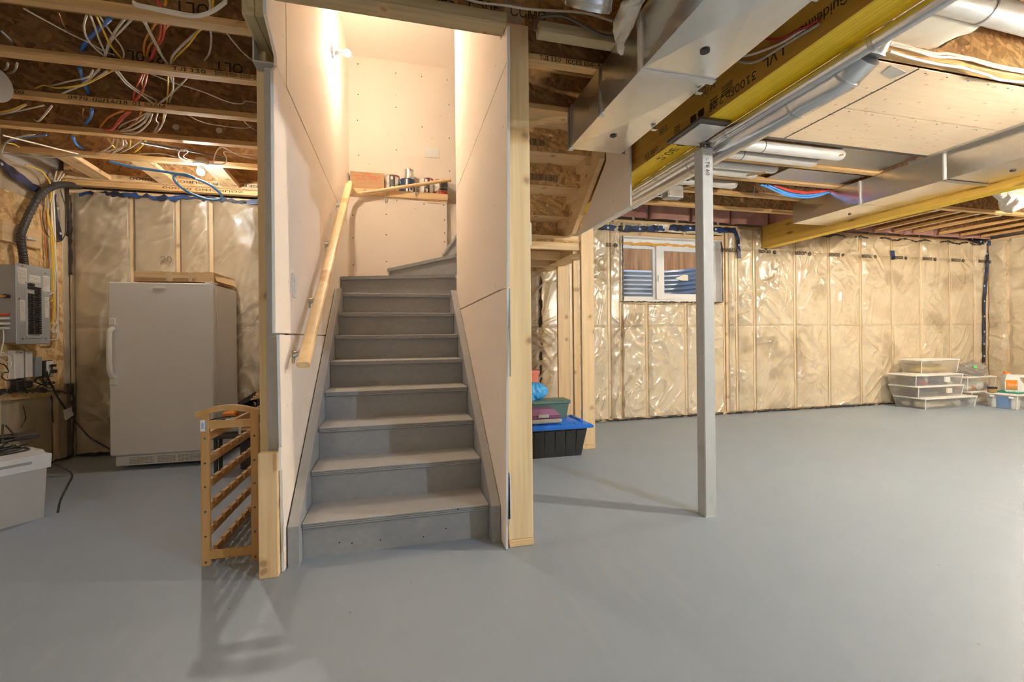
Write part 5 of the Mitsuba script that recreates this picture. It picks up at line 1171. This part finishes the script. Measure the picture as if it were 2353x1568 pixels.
# ------------------------------------------------------------------ freezer
fz = thing('upright_freezer', 'white upright freezer against the film-covered wall', 'freezer')
part(fz, 'cabinet', bx(-2.335, -1.575, 4.535, 5.06, .03, 1.585, .006), 'freezer_white')
part(fz, 'door', bx(-2.345, -1.572, 4.455, 4.525, .128, 1.592, .010), 'freezer_white')
part(fz, 'gasket', bx(-2.325, -1.585, 4.524, 4.536, .14, 1.575), 'grey_plastic')
gr = part(fz, 'grille', bx(-2.32, -1.59, 4.485, 4.535, .035, .122, .006), 'freezer_white')
part(gr, 'slot', cat_(*[bx(x0, x1, 4.482, 4.4865, z, z + .006) for z in (.05, .062, .074, .086, .098) for x0, x1 in ((-2.22, -2.04), (-2.02, -1.88), (-1.86, -1.66))]), 'grey_plastic', kind='stuff')
part(gr, 'bar', cat_(*[bx(x, x + .003, 4.481, 4.4835, .048, .106) for x in np.arange(-2.2, -1.66, .03)]), 'freezer_white', kind='stuff')
hd = part(fz, 'handle', tube([(-2.312, 4.455, 1.20), (-2.312, 4.43, 1.19), (-2.312, 4.405, 1.15), (-2.312, 4.40, 1.0), (-2.312, 4.405, .86), (-2.312, 4.43, .80), (-2.308, 4.455, .785)], .019, 12, per=5), 'white_plastic', 50)
part(hd, 'mount', cat_(bx(-2.335, -2.29, 4.440, 4.456, 1.225, 1.285, .004), bx(-2.335, -2.29, 4.440, 4.456, .725, .775, .004)), 'white_plastic')
bd = lathe([(.048, 0), (.046, .004), (.03, .006)], 28, (0, 0, 0), 'y')
bd.vertices = bd.vertices * [1, -1, .28] + [-1.975, 4.455, 1.545]
part(fz, 'badge', bd, 'white_plastic', 40)
part(fz, 'hinge', cat_(bx(-1.64, -1.58, 4.47, 4.60, 1.592, 1.606, .004)), 'freezer_white')
fb = thing('flat_box', 'battered flat cardboard box lying on top of the freezer', 'box')
m = bx(-2.19, -1.585, 4.52, 5.03, 1.607, 1.695)
m = m.subdivide().subdivide().subdivide()
m.vertices += .012 * (np.stack([meshkit.noise(m.vertices * 9, s) for s in (1, 2, 3)], -1) - .5) * [1, 1, 1.2]
m.vertices[:, 2] = np.maximum(m.vertices[:, 2], 1.593)
part(fb, 'body', m, 'card_light', 30)
part(fb, 'flap', hull([(-1.60, 4.53, 1.70), (-1.57, 4.54, 1.62), (-1.56, 5.02, 1.62), (-1.59, 5.02, 1.70), (-1.70, 4.6, 1.705), (-1.70, 5.0, 1.705)]), 'card_light')
part(fb, 'packing_tape', cat_(bx(-2.18, -1.72, 4.512, 4.5145, 1.64, 1.665), bx(-1.95, -1.90, 4.511, 4.515, 1.61, 1.69), bx(-1.78, -1.75, 4.511, 4.515, 1.61, 1.69)), 'pack_tape')

# ------------------------------------------------------------------ wine rack
wk = thing('wine_rack', 'honey coloured wooden wine rack with scalloped rails beside the short board', 'wine rack')
for yy in (2.47, 3.43):
    for x0 in (-.932, -.715):
        part(wk, 'leg', bx(x0, x0 + .037, yy, yy + .022, 0, .748, .003), 'rack_wood')
    arch = [(-.952 + .278 * t, .748 + .030 * math.sin(math.pi * t)) for t in np.linspace(0, 1, 15)]
    part(wk, 'arched_top', prism(arch + [(x, z - .026) for x, z in arch[::-1]], 'y', yy - .006, yy + .03), 'rack_wood')
    part(wk, 'cross_bar', bx(-.896, -.714, yy + .002, yy + .018, .665, .703, .002), 'rack_wood')
    part(wk, 'bottom_bar', bx(-.896, -.714, yy + .002, yy + .018, .030, .072, .002), 'rack_wood')
for z in (.625, .51, .392, .276, .158, .035):
    for x0 in (-.918, -.712):
        poly = Polygon([(2.49, z - .018), (3.44, z - .018), (3.44, z + .022), (2.49, z + .022)])
        if z < .6:
            for c in np.arange(2.555, 3.43, .105):
                poly = poly.difference(Polygon([(c - .018, z + .03), (c + .022, z + .03), (c + .012, z + .002), (c + .002, z - .003), (c - .010, z + .004)]))
        part(wk, 'scalloped_rail' if z < .6 else 'side_rail', prism(poly, 'x', x0, x0 + .020), 'rack_rail')
part(wk, 'screw', cat_(*[lathe([(.005, 0), (.005, .002)], 8, (x, 2.468, z), 'y') for x in (-.913, -.697) for z in (.02, .145, .265, .385, .50, .62)]), 'steel_dark', kind='stuff')
part(wk, 'price_tag', cat_(bx(-.931, -.906, 2.4675, 2.4695, .655, .71)), 'paper', label='white price sticker')
part(wk, 'tag_print', cat_(bx(-.910, -.907, 2.4665, 2.4676, .658, .708), *[bx(-.926, -.916, 2.4665, 2.4676, .67 + .004 * i, .672 + .004 * i) for i in range(7)]), 'blue_print')

# things behind the rack
bt = thing('tool_box', 'black and brown tool box on the floor between the wine rack and the freezer', 'tool box')
part(bt, 'base', bx(-1.30, -.86, 4.22, 4.55, 0, .26, .01), 'black_soft')
part(bt, 'lid', bx(-1.31, -.85, 4.21, 4.56, .262, .345, .012), 'red_plastic' if False else 'card')
part(bt, 'latch', cat_(bx(-1.22, -1.17, 4.203, 4.213, .23, .29, .002), bx(-1.0, -.95, 4.203, 4.213, .23, .29, .002)), 'black')
pt = thing('paint_tray', 'black plastic tray with paint sticks tilted on top of the tool box', 'tray')
tr = prism([(-1.33, .56), (-1.08, .72), (-.84, .74), (-.84, .70), (-1.06, .68), (-1.28, .545), (-1.22, .42), (-1.25, .42)], 'y', 4.26, 4.50)
part(pt, 'body', tr, 'black')
part(pt, 'back_wall', prism([(-1.33, .56), (-1.08, .72), (-.84, .74), (-.84, .60), (-1.2, .50)], 'y', 4.50, 4.51), 'black')
part(pt, 'support', bx(-1.20, -.90, 4.30, 4.48, .346, .60, .01), 'black_soft')
for i in range(4):
    one('paint_stick', rod((-1.22 + .02 * i, 4.24 - .005 * i, .585 + .02 * i), (-.86, 4.28, .66 + .012 * i), .009, 6), 'pine_x', 'wooden paint stick lying in the black tray', 'stick', 'paint sticks in the black tray')
one('tape_dispenser', cat_(hull([(x, y, z) for x, z in ((-1.40, .40), (-1.17, .42), (-1.16, .45), (-1.36, .455)) for y in (4.08, 4.17)]), rod((-1.25, 4.06, .33), (-1.25, 4.06, .43), .01)), 'white_plastic', 'white tool on top of the wine rack stuff, with an orange piece behind it', 'tool')
one('orange_tool', bx(-1.43, -1.33, 4.20, 4.30, .43, .49, .012), 'orange', 'orange tool piece behind the top of the wine rack', 'tool')
for j in range(5):
    a = .3 * j
    one('cord_coil', tube([(-1.38 + .10 * math.cos(t) - .01 * j, 4.14 + .04 * math.sin(t), .40 + .012 * j + .015 * math.sin(t + a)) for t in np.linspace(0, 5.8, 12)], .006, 6, per=3), ('rubber', 'cable_yellow', 'rubber', 'cable_grey', 'rubber')[j], f'{("black", "yellow", "black", "grey", "black")[j]} loop of cord behind the top of the wine rack', 'cord', f'{("black", "yellow", "black", "grey", "black")[j]} cord loops', smooth=60)
stl = thing('stool', 'low dark stool carrying tools behind the wine rack', 'stool')
part(stl, 'top', bx(-1.46, -1.12, 4.05, 4.20, .30, .33, .004), 'black_soft')
for x in (-1.44, -1.16):
    for y in (4.065, 4.165):
        part(stl, 'leg', bx(x, x + .022, y, y + .022, 0, .30), 'black_soft')

# ------------------------------------------------------------------ left wall: breaker panel and its cables
PX = -2.883
bp = thing('breaker_panel', 'grey electrical breaker panel on the strand board wall', 'breaker panel')
part(bp, 'box', bx(XL + .004, PX - .004, 4.335, 4.665, 1.09, 1.70, .003), 'panel_side')
part(bp, 'cover', bx(PX - .004, PX + .006, 4.327, 4.678, 1.075, 1.715, .004), 'panel_grey')


def on_panel(a0, a1, z0, z1, t=.002, c=0):
    return bx(PX + .006, PX + .006 + t, 4.327 + .351 * a0, 4.327 + .351 * a1, 1.715 - .64 * z1, 1.715 - .64 * z0, c)


part(bp, 'recess', on_panel(.24, .70, .22, .92, .003), 'steel_grey')
bks = []
for (a0, a1, n0, z0, z1) in ((.30, .475, 2, .23, .31), (.31, .475, 18, .36, .875), (.50, .665, 20, .27, .875)):
    for i in range(n0):
        za = z0 + (z1 - z0) * i / n0
        b = part(bp, 'breaker', on_panel(a0, a1, za, za + (z1 - z0) / n0 * .86, .014, .002), 'black')
        part(b, 'toggle', on_panel((a0 + a1) / 2 - .03, (a0 + a1) / 2 + .04, za + .006, za + .016, .024), 'black_soft')
for a0, a1, z0, z1 in ((.04, .30, .05, .25), (.37, .70, .12, .21), (.78, 1.0, .10, .31), (.10, .24, .45, .72), (.83, .95, .38, .65)):
    lb = part(bp, 'label', on_panel(a0, a1, z0, z1, .001), 'paper', label='white paper label')
    part(lb, 'print', cat_(*[on_panel(a0 + .02, a1 - .03, z, z + .004, .0016) for z in np.arange(z0 + .03, z1 - .01, .02)][:6]), 'grey_plastic', kind='stuff')
part(bp, 'door_frame', on_panel(.24, .70, .895, .925, .006, .002), 'panel_grey')
part(bp, 'screw', cat_(*[lathe([(.006, 0), (.006, .003)], 8, (PX + .006, 4.327 + .351 * a, 1.715 - .64 * z), 'x') for a, z in ((.17, .03), (.85, .07), (.16, .93), (.85, .93), (.08, .44), (.97, .42))]), 'steel_dark', kind='stuff')
cd = thing('conduit', 'black corrugated conduit curving down into the breaker panel', 'conduit')
cp = spline(VW['conduit'], 16)
cp = np.vstack([cp, [(-2.93, cp[-1][1], 1.69)]])
part(cd, 'hose', tube(cp, .03, 14, per=0, radii=[.027 + .0025 * math.sin(i * 1.5) for i in range(len(cp))]), 'rubber', 60)
part(cd, 'strap', bx(-2.955, -2.88, 4.45, 4.55, 1.925, 1.945, .002), 'cable_white')
part(cd, 'connector', tube([cp[-1], cp[-6]], .021, 12, per=0), 'tin', 40)
one('wall_board', bx(XL + .004, XL + .042, 4.33, 4.715, 1.885, 2.045, .003), 'pine_y', 'short pine board screwed to the strand board above the breaker panel', 'board')
lb = left_right(VW['runs'], 'running down the strand board right of the breaker panel')
for i, (cn, p) in enumerate(VW['runs']):
    one('panel_cable', tube(p, .0065 if cn in ('white', 'yellow') else .004, 8), CABLE[cn], lb[i], 'cable', f'{cn} cables right of the breaker panel', smooth=60)
for i, (cn, p) in enumerate(VW['left_in']):
    one('panel_cable', tube(p, .010 if cn != 'orange' else .006, 10, per=3), CABLE[cn], ['red', 'topmost white', 'middle white', 'lowest white', 'orange'][i] + ' cable entering the left side of the breaker panel', 'cable', f'{cn} cables entering the panel', smooth=60)
    one('cable_clamp', rod(np.array(p[-1]) - [0, .012, 0], np.array(p[-1]) + [0, .02, 0], .015, 10), 'black', ['top black', 'second black', 'third black', 'fourth black', 'highest small black'][i] + ' cable clamp on the left side of the breaker panel', 'clamp', 'cable clamps of the panel')
mo = thing('modem', 'white network modem on the strand board under the breaker panel', 'modem')
part(mo, 'body', bx(XL + .004, -2.945, 4.41, 4.505, .80, 1.03, .006), 'white_plastic')
part(mo, 'side_unit', bx(XL + .004, -2.95, 4.53, 4.60, .80, 1.02, .006), 'white_plastic')
part(mo, 'divider', bx(XL + .004, -2.965, 4.505, 4.53, .78, 1.03), 'black')
part(mo, 'lettering', cat_(bx(-2.9452, -2.9442, 4.455, 4.485, 1.003, 1.009)), 'grey_plastic')
one('power_adapter', cat_(bx(XL + .004, -2.945, 4.43, 4.50, .70, .79, .01), bx(XL + .004, -2.94, 4.505, 4.59, .715, .78, .012)), 'black', 'black power adapters plugged in under the white modem', 'power adapter')
one('cable_cover', hull([(XL + .003 + dx, y, z) for dx in (0, .03) for y, z in ((4.645, .80), (4.72, .80), (4.66, .965), (4.715, .965), (4.645, .95), (4.725, .95))]), 'box_grey', 'blue-grey cable box between the modem and the outlet', 'box')
ou = thing('outlet', 'white wall outlet in a dark box on the strand board', 'outlet')
part(ou, 'box', bx(XL + .003, -2.955, 4.735, 4.83, .785, .93), 'black_soft')
part(ou, 'plate', bx(-2.955, -2.949, 4.75, 4.83, .79, .925, .002), 'white_plastic')
part(ou, 'socket', cat_(bx(-2.949, -2.947, 4.775, 4.805, .88, .91), bx(-2.949, -2.947, 4.775, 4.805, .81, .84)), 'paper')
for z, s in ((.885, .022), (.835, .03)):
    one('plug', bx(-2.946, -2.915, 4.79 - s / 2, 4.79 + s, z - s / 2, z + s / 2, .004), 'black', 'upper black plug in the wall outlet' if s < .025 else 'lower black plug in the wall outlet', 'plug')
lab = ['thick black cord running from the outlet to the freezer', 'black cord tied in a bundle under the outlet', 'black lead looping left of the modem', 'black lead curving down at the left edge', 'black lead between the adapters and the cord bundle', 'white lead curling above the modem', 'white coiled lead left of the modem', 'white lead hanging at the left of the breaker panel', 'thin grey wire above the blue-grey cable box']
for (cn, r, p), l in zip(VW['cords'], lab):
    one('cord', tube(p, r, 8), CABLE[cn], l, 'cord', smooth=60)
one('paper_tag', hull([(-2.925 + dx, y, z) for dx in (0, .003) for y, z in ((4.895, .475), (4.99, .49), (5.03, .41), (4.92, .38))]), 'paper', 'white paper tag taped to the thick black cord', 'tag')

# ------------------------------------------------------------------ cooler
mat('cooler_grey', (.47, .465, .45), .5)
co = thing('cooler', 'grey and white cooler box at the left edge of the floor', 'cooler')
CA = math.atan2(.79, .62)
CC = np.array([-2.147, 3.425, 0])


def cool(m):
    m = m.copy()
    m.apply_transform(trimesh.transformations.rotation_matrix(CA, (0, 0, 1)))
    m.apply_translation(CC)
    return m


def tapered(x0, x1, y0, y1, z0, z1, t):
    return hull([(x0 + t, y0 + t, z0), (x1 - t, y0 + t, z0), (x1 - t, y1 - t, z0), (x0 + t, y1 - t, z0), (x0, y0, z1), (x1, y0, z1), (x1, y1, z1), (x0, y1, z1)])


part(co, 'body', cool(tapered(-.60, .012, -.005, .37, 0, .315, .012)), 'cooler_grey')
part(co, 'lid_band', cool(tapered(-.615, .030, -.022, .39, .312, .395, .004)), 'white_plastic')
part(co, 'grip_recess', cool(bx(-.56, -.06, -.024, -.018, .352, .368, .004)), 'grey_plastic')
part(co, 'lid_top', cool(hull([(x, y, z) for x0, x1, y0, y1, z in ((-.59, .012, -.008, .372, .394), (-.58, .0, .01, .36, .425)) for x in (x0, x1) for y in (y0, y1)])), 'cooler_grey')
part(co, 'foot', cool(cat_(bx(-.55, -.5, .02, .05, 0, .004), bx(-.06, -.02, .02, .05, 0, .004))), 'black')
ck = thing('black_case', 'flat black case lying across the back of the cooler lid', 'case')
part(ck, 'body', cool(moved(bx(-.30, .16, .20, .36, .428, .462, .006), rz=-.12, pivot=(0, .28, 0), at=(0, .28, 0))), 'black_soft')
part(ck, 'edge', cool(moved(bx(-.29, .15, .21, .35, .426, .429), rz=-.12, pivot=(0, .28, 0), at=(0, .28, 0))), 'black')
r2 = random.Random(5)
for j in range(9):
    c0 = (-.34 + .05 * r2.random() * 4, .12 + .12 * r2.random())
    ph, aa, bb = r2.random() * 6, .06 + .09 * r2.random(), .03 + .05 * r2.random()
    p = [(c0[0] + aa * math.cos(ph + t) + .02 * math.cos(3 * t), c0[1] + bb * math.sin(ph + t), .436 + .010 * j * .9 + .008 * math.sin(2 * t + j)) for t in np.linspace(0, 8.5, 20)]
    one('cord', cool(tube(p, .0055, 6, per=3)), 'rubber', 'black cord in the tangle on the cooler lid', 'cord', 'tangled cords on the cooler', smooth=60)
one('power_strip', cool(moved(bx(-.33, -.20, .10, .20, .4265, .47, .008), rz=.3, pivot=(-.26, .15, 0), at=(-.26, .15, 0))), 'black', 'black power brick in the cords on the cooler lid', 'power brick')
one('cord', cool(tube([(-.6, -.004, .430), (-.45, .012, .431), (-.25, .02, .431), (-.08, .04, .431), (-.035, .10, .431), (-.06, .18, .432), (-.16, .2, .434)], .005, 8)), 'rubber', 'black lead curving along the front edge of the cooler lid', 'cord', smooth=60)
one('cord', tube([(-2.17, 3.56, .30), (-2.06, 3.52, .24), (-2.07, 3.50, .17), (-2.09, 3.47, .09), (-2.10, 3.46, .012)], .006, 8), 'rubber', 'black lead hanging down the right side of the cooler', 'cord', smooth=60)
for (cn, r, p), l in zip(VW['cord_down'], ('black lead dropping from the wall onto the left of the cooler', 'black lead slanting from the wall down to the cooler')):
    one('cord', tube(p, r, 8), CABLE[cn], l, 'cord', smooth=60)

# ------------------------------------------------------------------ blue-lidded tote and the pile on it
to = thing('storage_tote', 'black storage tote with a bright blue lid beside the short stud wall', 'tote')
part(to, 'body', tapered(.98, 1.665, 3.80, 4.22, 0, .262, .045), 'tote_black')
ribs = []
for x in np.arange(1.06, 1.62, .10):
    part(to, 'rib', hull([(x + .004, 3.842, .01), (x + .060, 3.842, .01), (x, 3.792, .245), (x + .065, 3.792, .245), (x + .004, 3.852, .01), (x + .06, 3.852, .01), (x, 3.81, .25), (x + .065, 3.81, .25)]), 'tote_black')
part(to, 'lid', hull([(x, y, z) for x0, x1, y0, y1, z in ((.94, 1.705, 3.765, 4.255, .264), (.935, 1.712, 3.76, 4.26, .285), (.955, 1.69, 3.78, 4.24, .300)) for x in (x0, x1) for y in (y0, y1)]), 'lid_blue')
part(to, 'lid_panel', hull([(x, y, z) for x0, x1, y0, y1, z in ((1.0, 1.63, 3.84, 4.18, .299), (1.01, 1.60, 3.86, 4.16, .315)) for x in (x0, x1) for y in (y0, y1)]), 'lid_blue')
part(to, 'lid_rib', cat_(*[bx(x, x + .045, 3.775, 3.835, .296, .306, .004) for x in np.arange(1.02, 1.6, .13)]), 'lid_blue')
part(to, 'handle_ridge', bx(1.615, 1.655, 3.86, 4.14, .298, .325, .01), 'lid_blue')
pc = thing('purple_case', 'shiny purple case lying on the blue tote lid', 'case')
part(pc, 'lower', bx(1.02, 1.425, 3.80, 4.0, .316, .355, .012), 'grey_plastic')
part(pc, 'middle', bx(1.02, 1.42, 3.81, 4.0, .356, .385, .012), 'purple')
part(pc, 'upper', hull([(x, y, z) for x0, x1, y0, y1, z in ((1.02, 1.415, 3.815, 4.0, .386), (1.02, 1.36, 3.84, 3.99, .44)) for x in (x0, x1) for y in (y0, y1)]), 'purple')
part(pc, 'latch', bx(1.20, 1.30, 3.803, 3.815, .37, .40, .003), 'grey_plastic')
gt = thing('green_tote', 'small dark green tote on the blue tote lid behind the purple case', 'tote')
part(gt, 'body', tapered(1.10, 1.575, 4.02, 4.20, .316, .455, .02), 'tote_green')
part(gt, 'rim', bx(1.085, 1.59, 4.005, 4.215, .455, .49, .008), 'tote_green')
ic = trimesh.creation.icosphere(4, 1.0)
v = ic.vertices.copy()
ang = np.arctan2(v[:, 1], v[:, 0])
k_ = 1 + .07 * np.sin(ang * 13 + 4 * meshkit.noise(v * 2, 3)) * (1 - np.abs(v[:, 2]) * .4) + .10 * (meshkit.noise(v * 3, 5) - .5)
v = v * k_[:, None]
ic.vertices = v * [.13, .09, .085] + [1.255, 4.11, .572]
ic.vertices[:, 2] = np.maximum(ic.vertices[:, 2], .492)
bb_ = thing('blue_bag', 'blue plastic bag tied shut on top of the small green tote', 'bag')
part(bb_, 'body', ic, 'bag_blue', True)
part(bb_, 'knot', tube([(1.21, 4.03, .54), (1.20, 4.01, .52), (1.21, 4.0, .495)], .02, 10, per=4, radii=list(np.linspace(.012, .03, 9))), 'bag_blue', 60)
rp_ = thing('tall_bin', 'red plastic bin mostly hidden behind the tall post and blue bag', 'bin')
part(rp_, 'body', lathe([(.10, 0), (.125, .70), (.137, .70), (.137, .735), (.13, .745)], 24, (1.30, 4.52, 0)), 'pot_red', 40)
part(rp_, 'rim', lathe([(.139, .0), (.139, .03)], 24, (1.30, 4.52, .705)), 'pot_red', 40)

# ------------------------------------------------------------------ clear totes at the far right
r3 = random.Random(11)


def clear_tote(x0, x1, y0, y1, z0, z1, label, content, lid='lid_clear', t=.03, rim=.022, group=None, name='clear_tote'):
    k = thing(name, label, 'tote', group)
    zr = z1 - rim
    a = [(x0 + t, y0 + t, z0 + .002), (x1 - t, y0 + t, z0 + .002), (x1 - t, y1 - t, z0 + .002), (x0 + t, y1 - t, z0 + .002)]
    b = [(x0 + .012, y0 + .012, zr), (x1 - .012, y0 + .012, zr), (x1 - .012, y1 - .012, zr), (x0 + .012, y1 - .012, zr)]
    v = np.array(a + b)
    f = [(0, 1, 5), (0, 5, 4), (1, 2, 6), (1, 6, 5), (2, 3, 7), (2, 7, 6), (3, 0, 4), (3, 4, 7), (0, 3, 2), (0, 2, 1)]
    part(k, 'body', trimesh.Trimesh(v, np.array(f), process=False), 'clear_plastic')
    part(k, 'lid', cat_(bx(x0, x1, y0, y1, zr, z1, .006), bx(x0 + .04, x1 - .04, y0 + .04, y1 - .04, z1 - .001, z1 + .004)), lid)
    part(k, 'corner_rib', cat_(rod(a[0], b[0], .006, 6), rod(a[1], b[1], .006, 6)), lid)
    for (m, n) in content:
        for j in range(n):
            cx, cy = r3.uniform(x0 + t + .09, x1 - t - .09), r3.uniform(y0 + t + .07, y1 - t - .07)
            hx, hy = r3.uniform(.05, .10), r3.uniform(.04, .07)
            hz = r3.uniform(.35, .85) * (zr - z0 - .01)
            g = trimesh.creation.icosphere(2, 1.0)
            g.vertices = g.vertices * (1 + .3 * (meshkit.noise(g.vertices * 3 + j, 7)[:, None] - .5)) * [hx, hy, hz / 2] + [cx, cy, z0 + .006 + hz / 2]
            g.vertices[:, 2] = np.clip(g.vertices[:, 2], z0 + .004, zr - .004)
            g.vertices[:, 0] = np.clip(g.vertices[:, 0], x0 + t + .004, x1 - t - .004)
            g.vertices[:, 1] = np.clip(g.vertices[:, 1], y0 + t + .004, y1 - t - .004)
            part(k, 'content', g, m, 40)
    return k


mat('cloth_dark', (.16, .14, .15), .9)
mat('cloth_brown', (.36, .25, .11), .9)
mat('cloth_red', (.42, .12, .12), .9)
mat('cloth_tan', (.52, .44, .32), .9)
mat('cloth_olive', (.44, .34, .12), .85)
clear_tote(7.20, 8.23, 4.69, 5.14, 0, .162, 'long clear underbed tote at the bottom of the stack by the far wall', [('cloth_tan', 12), ('cloth_brown', 6), ('paper_cream', 4)])
k = clear_tote(7.145, 8.05, 4.74, 5.16, .167, .328, 'clear tote second from the bottom of the stack, with dark contents', [('cloth_dark', 14), ('cloth_tan', 3)])
part(k, 'label', bx(7.70, 7.79, 4.738, 4.7395 + .02, .215, .285), 'paper_cream')
k = clear_tote(7.10, 8.04, 4.74, 5.16, .333, .492, 'clear tote third from the bottom of the stack, with dark and red contents', [('cloth_dark', 12), ('cloth_red', 3), ('paper', 3)])
part(k, 'label', bx(7.66, 7.75, 4.738, 4.7395 + .02, .38, .45), 'paper')
clear_tote(7.36, 8.13, 4.84, 5.15, .497, .700, 'clear tote with brown contents on top of the stack', [('cloth_olive', 14)])
clear_tote(8.30, 8.86, 4.80, 5.12, 0, .20, 'low clear tote under the tote with the grey bag, right of the stack', [('cloth_tan', 4), ('paper', 5)])
clear_tote(8.22, 8.84, 4.80, 5.12, .205, .425, 'clear tote carrying the grey plastic bag, right of the stack', [('paper', 6), ('cloth_dark', 4), ('orange', 2), ('cable_blue', 1)])
k = clear_tote(8.32, 9.1, 4.30, 4.66, 0, .215, 'clear tote with blue and white packages under the white jug', [('paper', 7), ('cloth_dark', 3), ('cable_red', 1)], t=.025)
bl = part(k, 'blue_package', bx(8.352, 8.40, 4.42, 4.54, .01, .17), 'blue_print')
part(k, 'round_bottle', cat_(lathe([(.045, 0), (.045, .12), (.03, .15), (.03, .175)], 18, (8.405, 4.375, .006))), 'white_plastic', 40)
part(k, 'round_bottle', cat_(lathe([(.04, 0), (.04, .13), (.028, .15), (.028, .17)], 18, (8.40, 4.595, .006))), 'white_plastic', 40)
part(k, 'side_handle', cat_(bx(8.318, 8.332, 4.56, 4.61, .155, .185, .003), bx(8.318, 8.332, 4.35, 4.40, .155, .185, .003)), 'lid_clear')
ic = trimesh.creation.icosphere(4, 1.0)
v = ic.vertices.copy()
v *= (1 + .35 * (meshkit.fbm(v * 2.2, 3, 3) - .5) + .12 * ridged(v * 2.5, 9, 3))[:, None]
ic.vertices = v * [.25, .14, .115] + [8.52, 4.95, .515]
ic.vertices[:, 2] = np.maximum(ic.vertices[:, 2], .431)
gb = thing('grey_bag', 'crumpled grey plastic bag on the clear tote right of the stack', 'bag')
part(gb, 'body', ic, 'bag_grey', True)
part(gb, 'tied_end', tube([(8.42, 4.90, .60), (8.40, 4.89, .64), (8.48, 4.88, .665)], .02, 8, per=4, radii=list(np.linspace(.025, .008, 9))), 'bag_grey', 60)
part(gb, 'green_print', hull([(8.375, 4.825, .555), (8.43, 4.81, .55), (8.44, 4.82, .59), (8.385, 4.83, .60)]), 'bag_green')
one('teal_tray', bx(8.40, 9.05, 4.33, 4.63, .2205, .236, .004), 'teal', 'dark teal tray under the white jug', 'tray')
jg = thing('jug', 'white plastic jug with an orange label on the clear tote at the right edge', 'jug')
JC, JA = np.array([8.60, 4.47, .237]), math.radians(-42)


def jug(m):
    m = m.copy()
    m.apply_transform(trimesh.transformations.rotation_matrix(JA, (0, 0, 1)))
    m.apply_translation(JC)
    return m


side = Polygon([(-.13, 0), (.13, 0), (.135, .08), (.13, .16), (.10, .225), (.06, .245), (0, .235), (-.05, .235), (-.075, .255), (-.11, .25), (-.125, .2), (-.135, .12)])
side = side.buffer(-.012).buffer(.012).difference(Polygon([(.03, .20), (.085, .19), (.10, .15), (.085, .10), (.045, .15)]).buffer(.008))
body = prism(side, 'y', -.065, .065)
part(jg, 'body', jug(body), 'jug_white')
part(jg, 'cap', jug(lathe([(.032, 0), (.032, .035)], 18, (-.09, 0, .25))), 'orange', 40)
lbj = part(jg, 'label', jug(bx(-.125, -.005, -.0675, -.065, .02, .165)), 'orange')
part(lbj, 'lettering', jug(text_on('food', .032, (-.108, -.068, .085), (1, 0, 0), (0, 0, 1))), 'paper')
part(lbj, 'brown_band', jug(bx(-.125, -.005, -.0685, -.0675, .02, .06)), 'cloth_brown')
sj = thing('small_jar', 'small jar with a black lid beside the white jug', 'jar')
part(sj, 'body', lathe([(.05, 0), (.05, .05)], 16, (8.36, 4.60, .2205)), 'cloth_brown', 40)
part(sj, 'lid', lathe([(.053, 0), (.053, .025)], 16, (8.36, 4.60, .271)), 'black', 40)

# ------------------------------------------------------------------ lamps
for nm, pos, col, L, lab in LAMPS:
    k = thing('bare_bulb', lab, 'bulb')
    x, y, z = pos
    glow = {'type': 'area', 'radiance': rgb([L * GAIN * c for c in col])}
    wall = nm == 'stair'
    sph = trimesh.creation.icosphere(3, .031)
    sph.apply_translation(pos)
    part(k, 'globe', sph, 'paper', True, emitter=glow)
    if wall:
        part(k, 'socket', cat_(lathe([(.052, 0), (.05, .018), (.028, .03), (.022, .075)], 20, (XA + .003, y, z), 'x')), 'white_plastic', 40)
        part(k, 'neck', rod((XA + .07, y, z), (x - .026, y, z), .016, 12), 'white_plastic', 40)
    else:
        top = min(z + .105, ZJ - .001)
        part(k, 'socket', cat_(lathe([(.022, -.06), (.024, -.025), (.05, -.018), (.052, 0)], 20, (x, y, top))), 'white_plastic', 40)
        part(k, 'neck', rod((x, y, z + .026), (x, y, top - .05), .016, 12), 'white_plastic', 40)
        part(k, 'box', lathe([(.05, 0), (.05, .04)], 8, (x, y + .03, top + .001)), 'galvanised_dull')
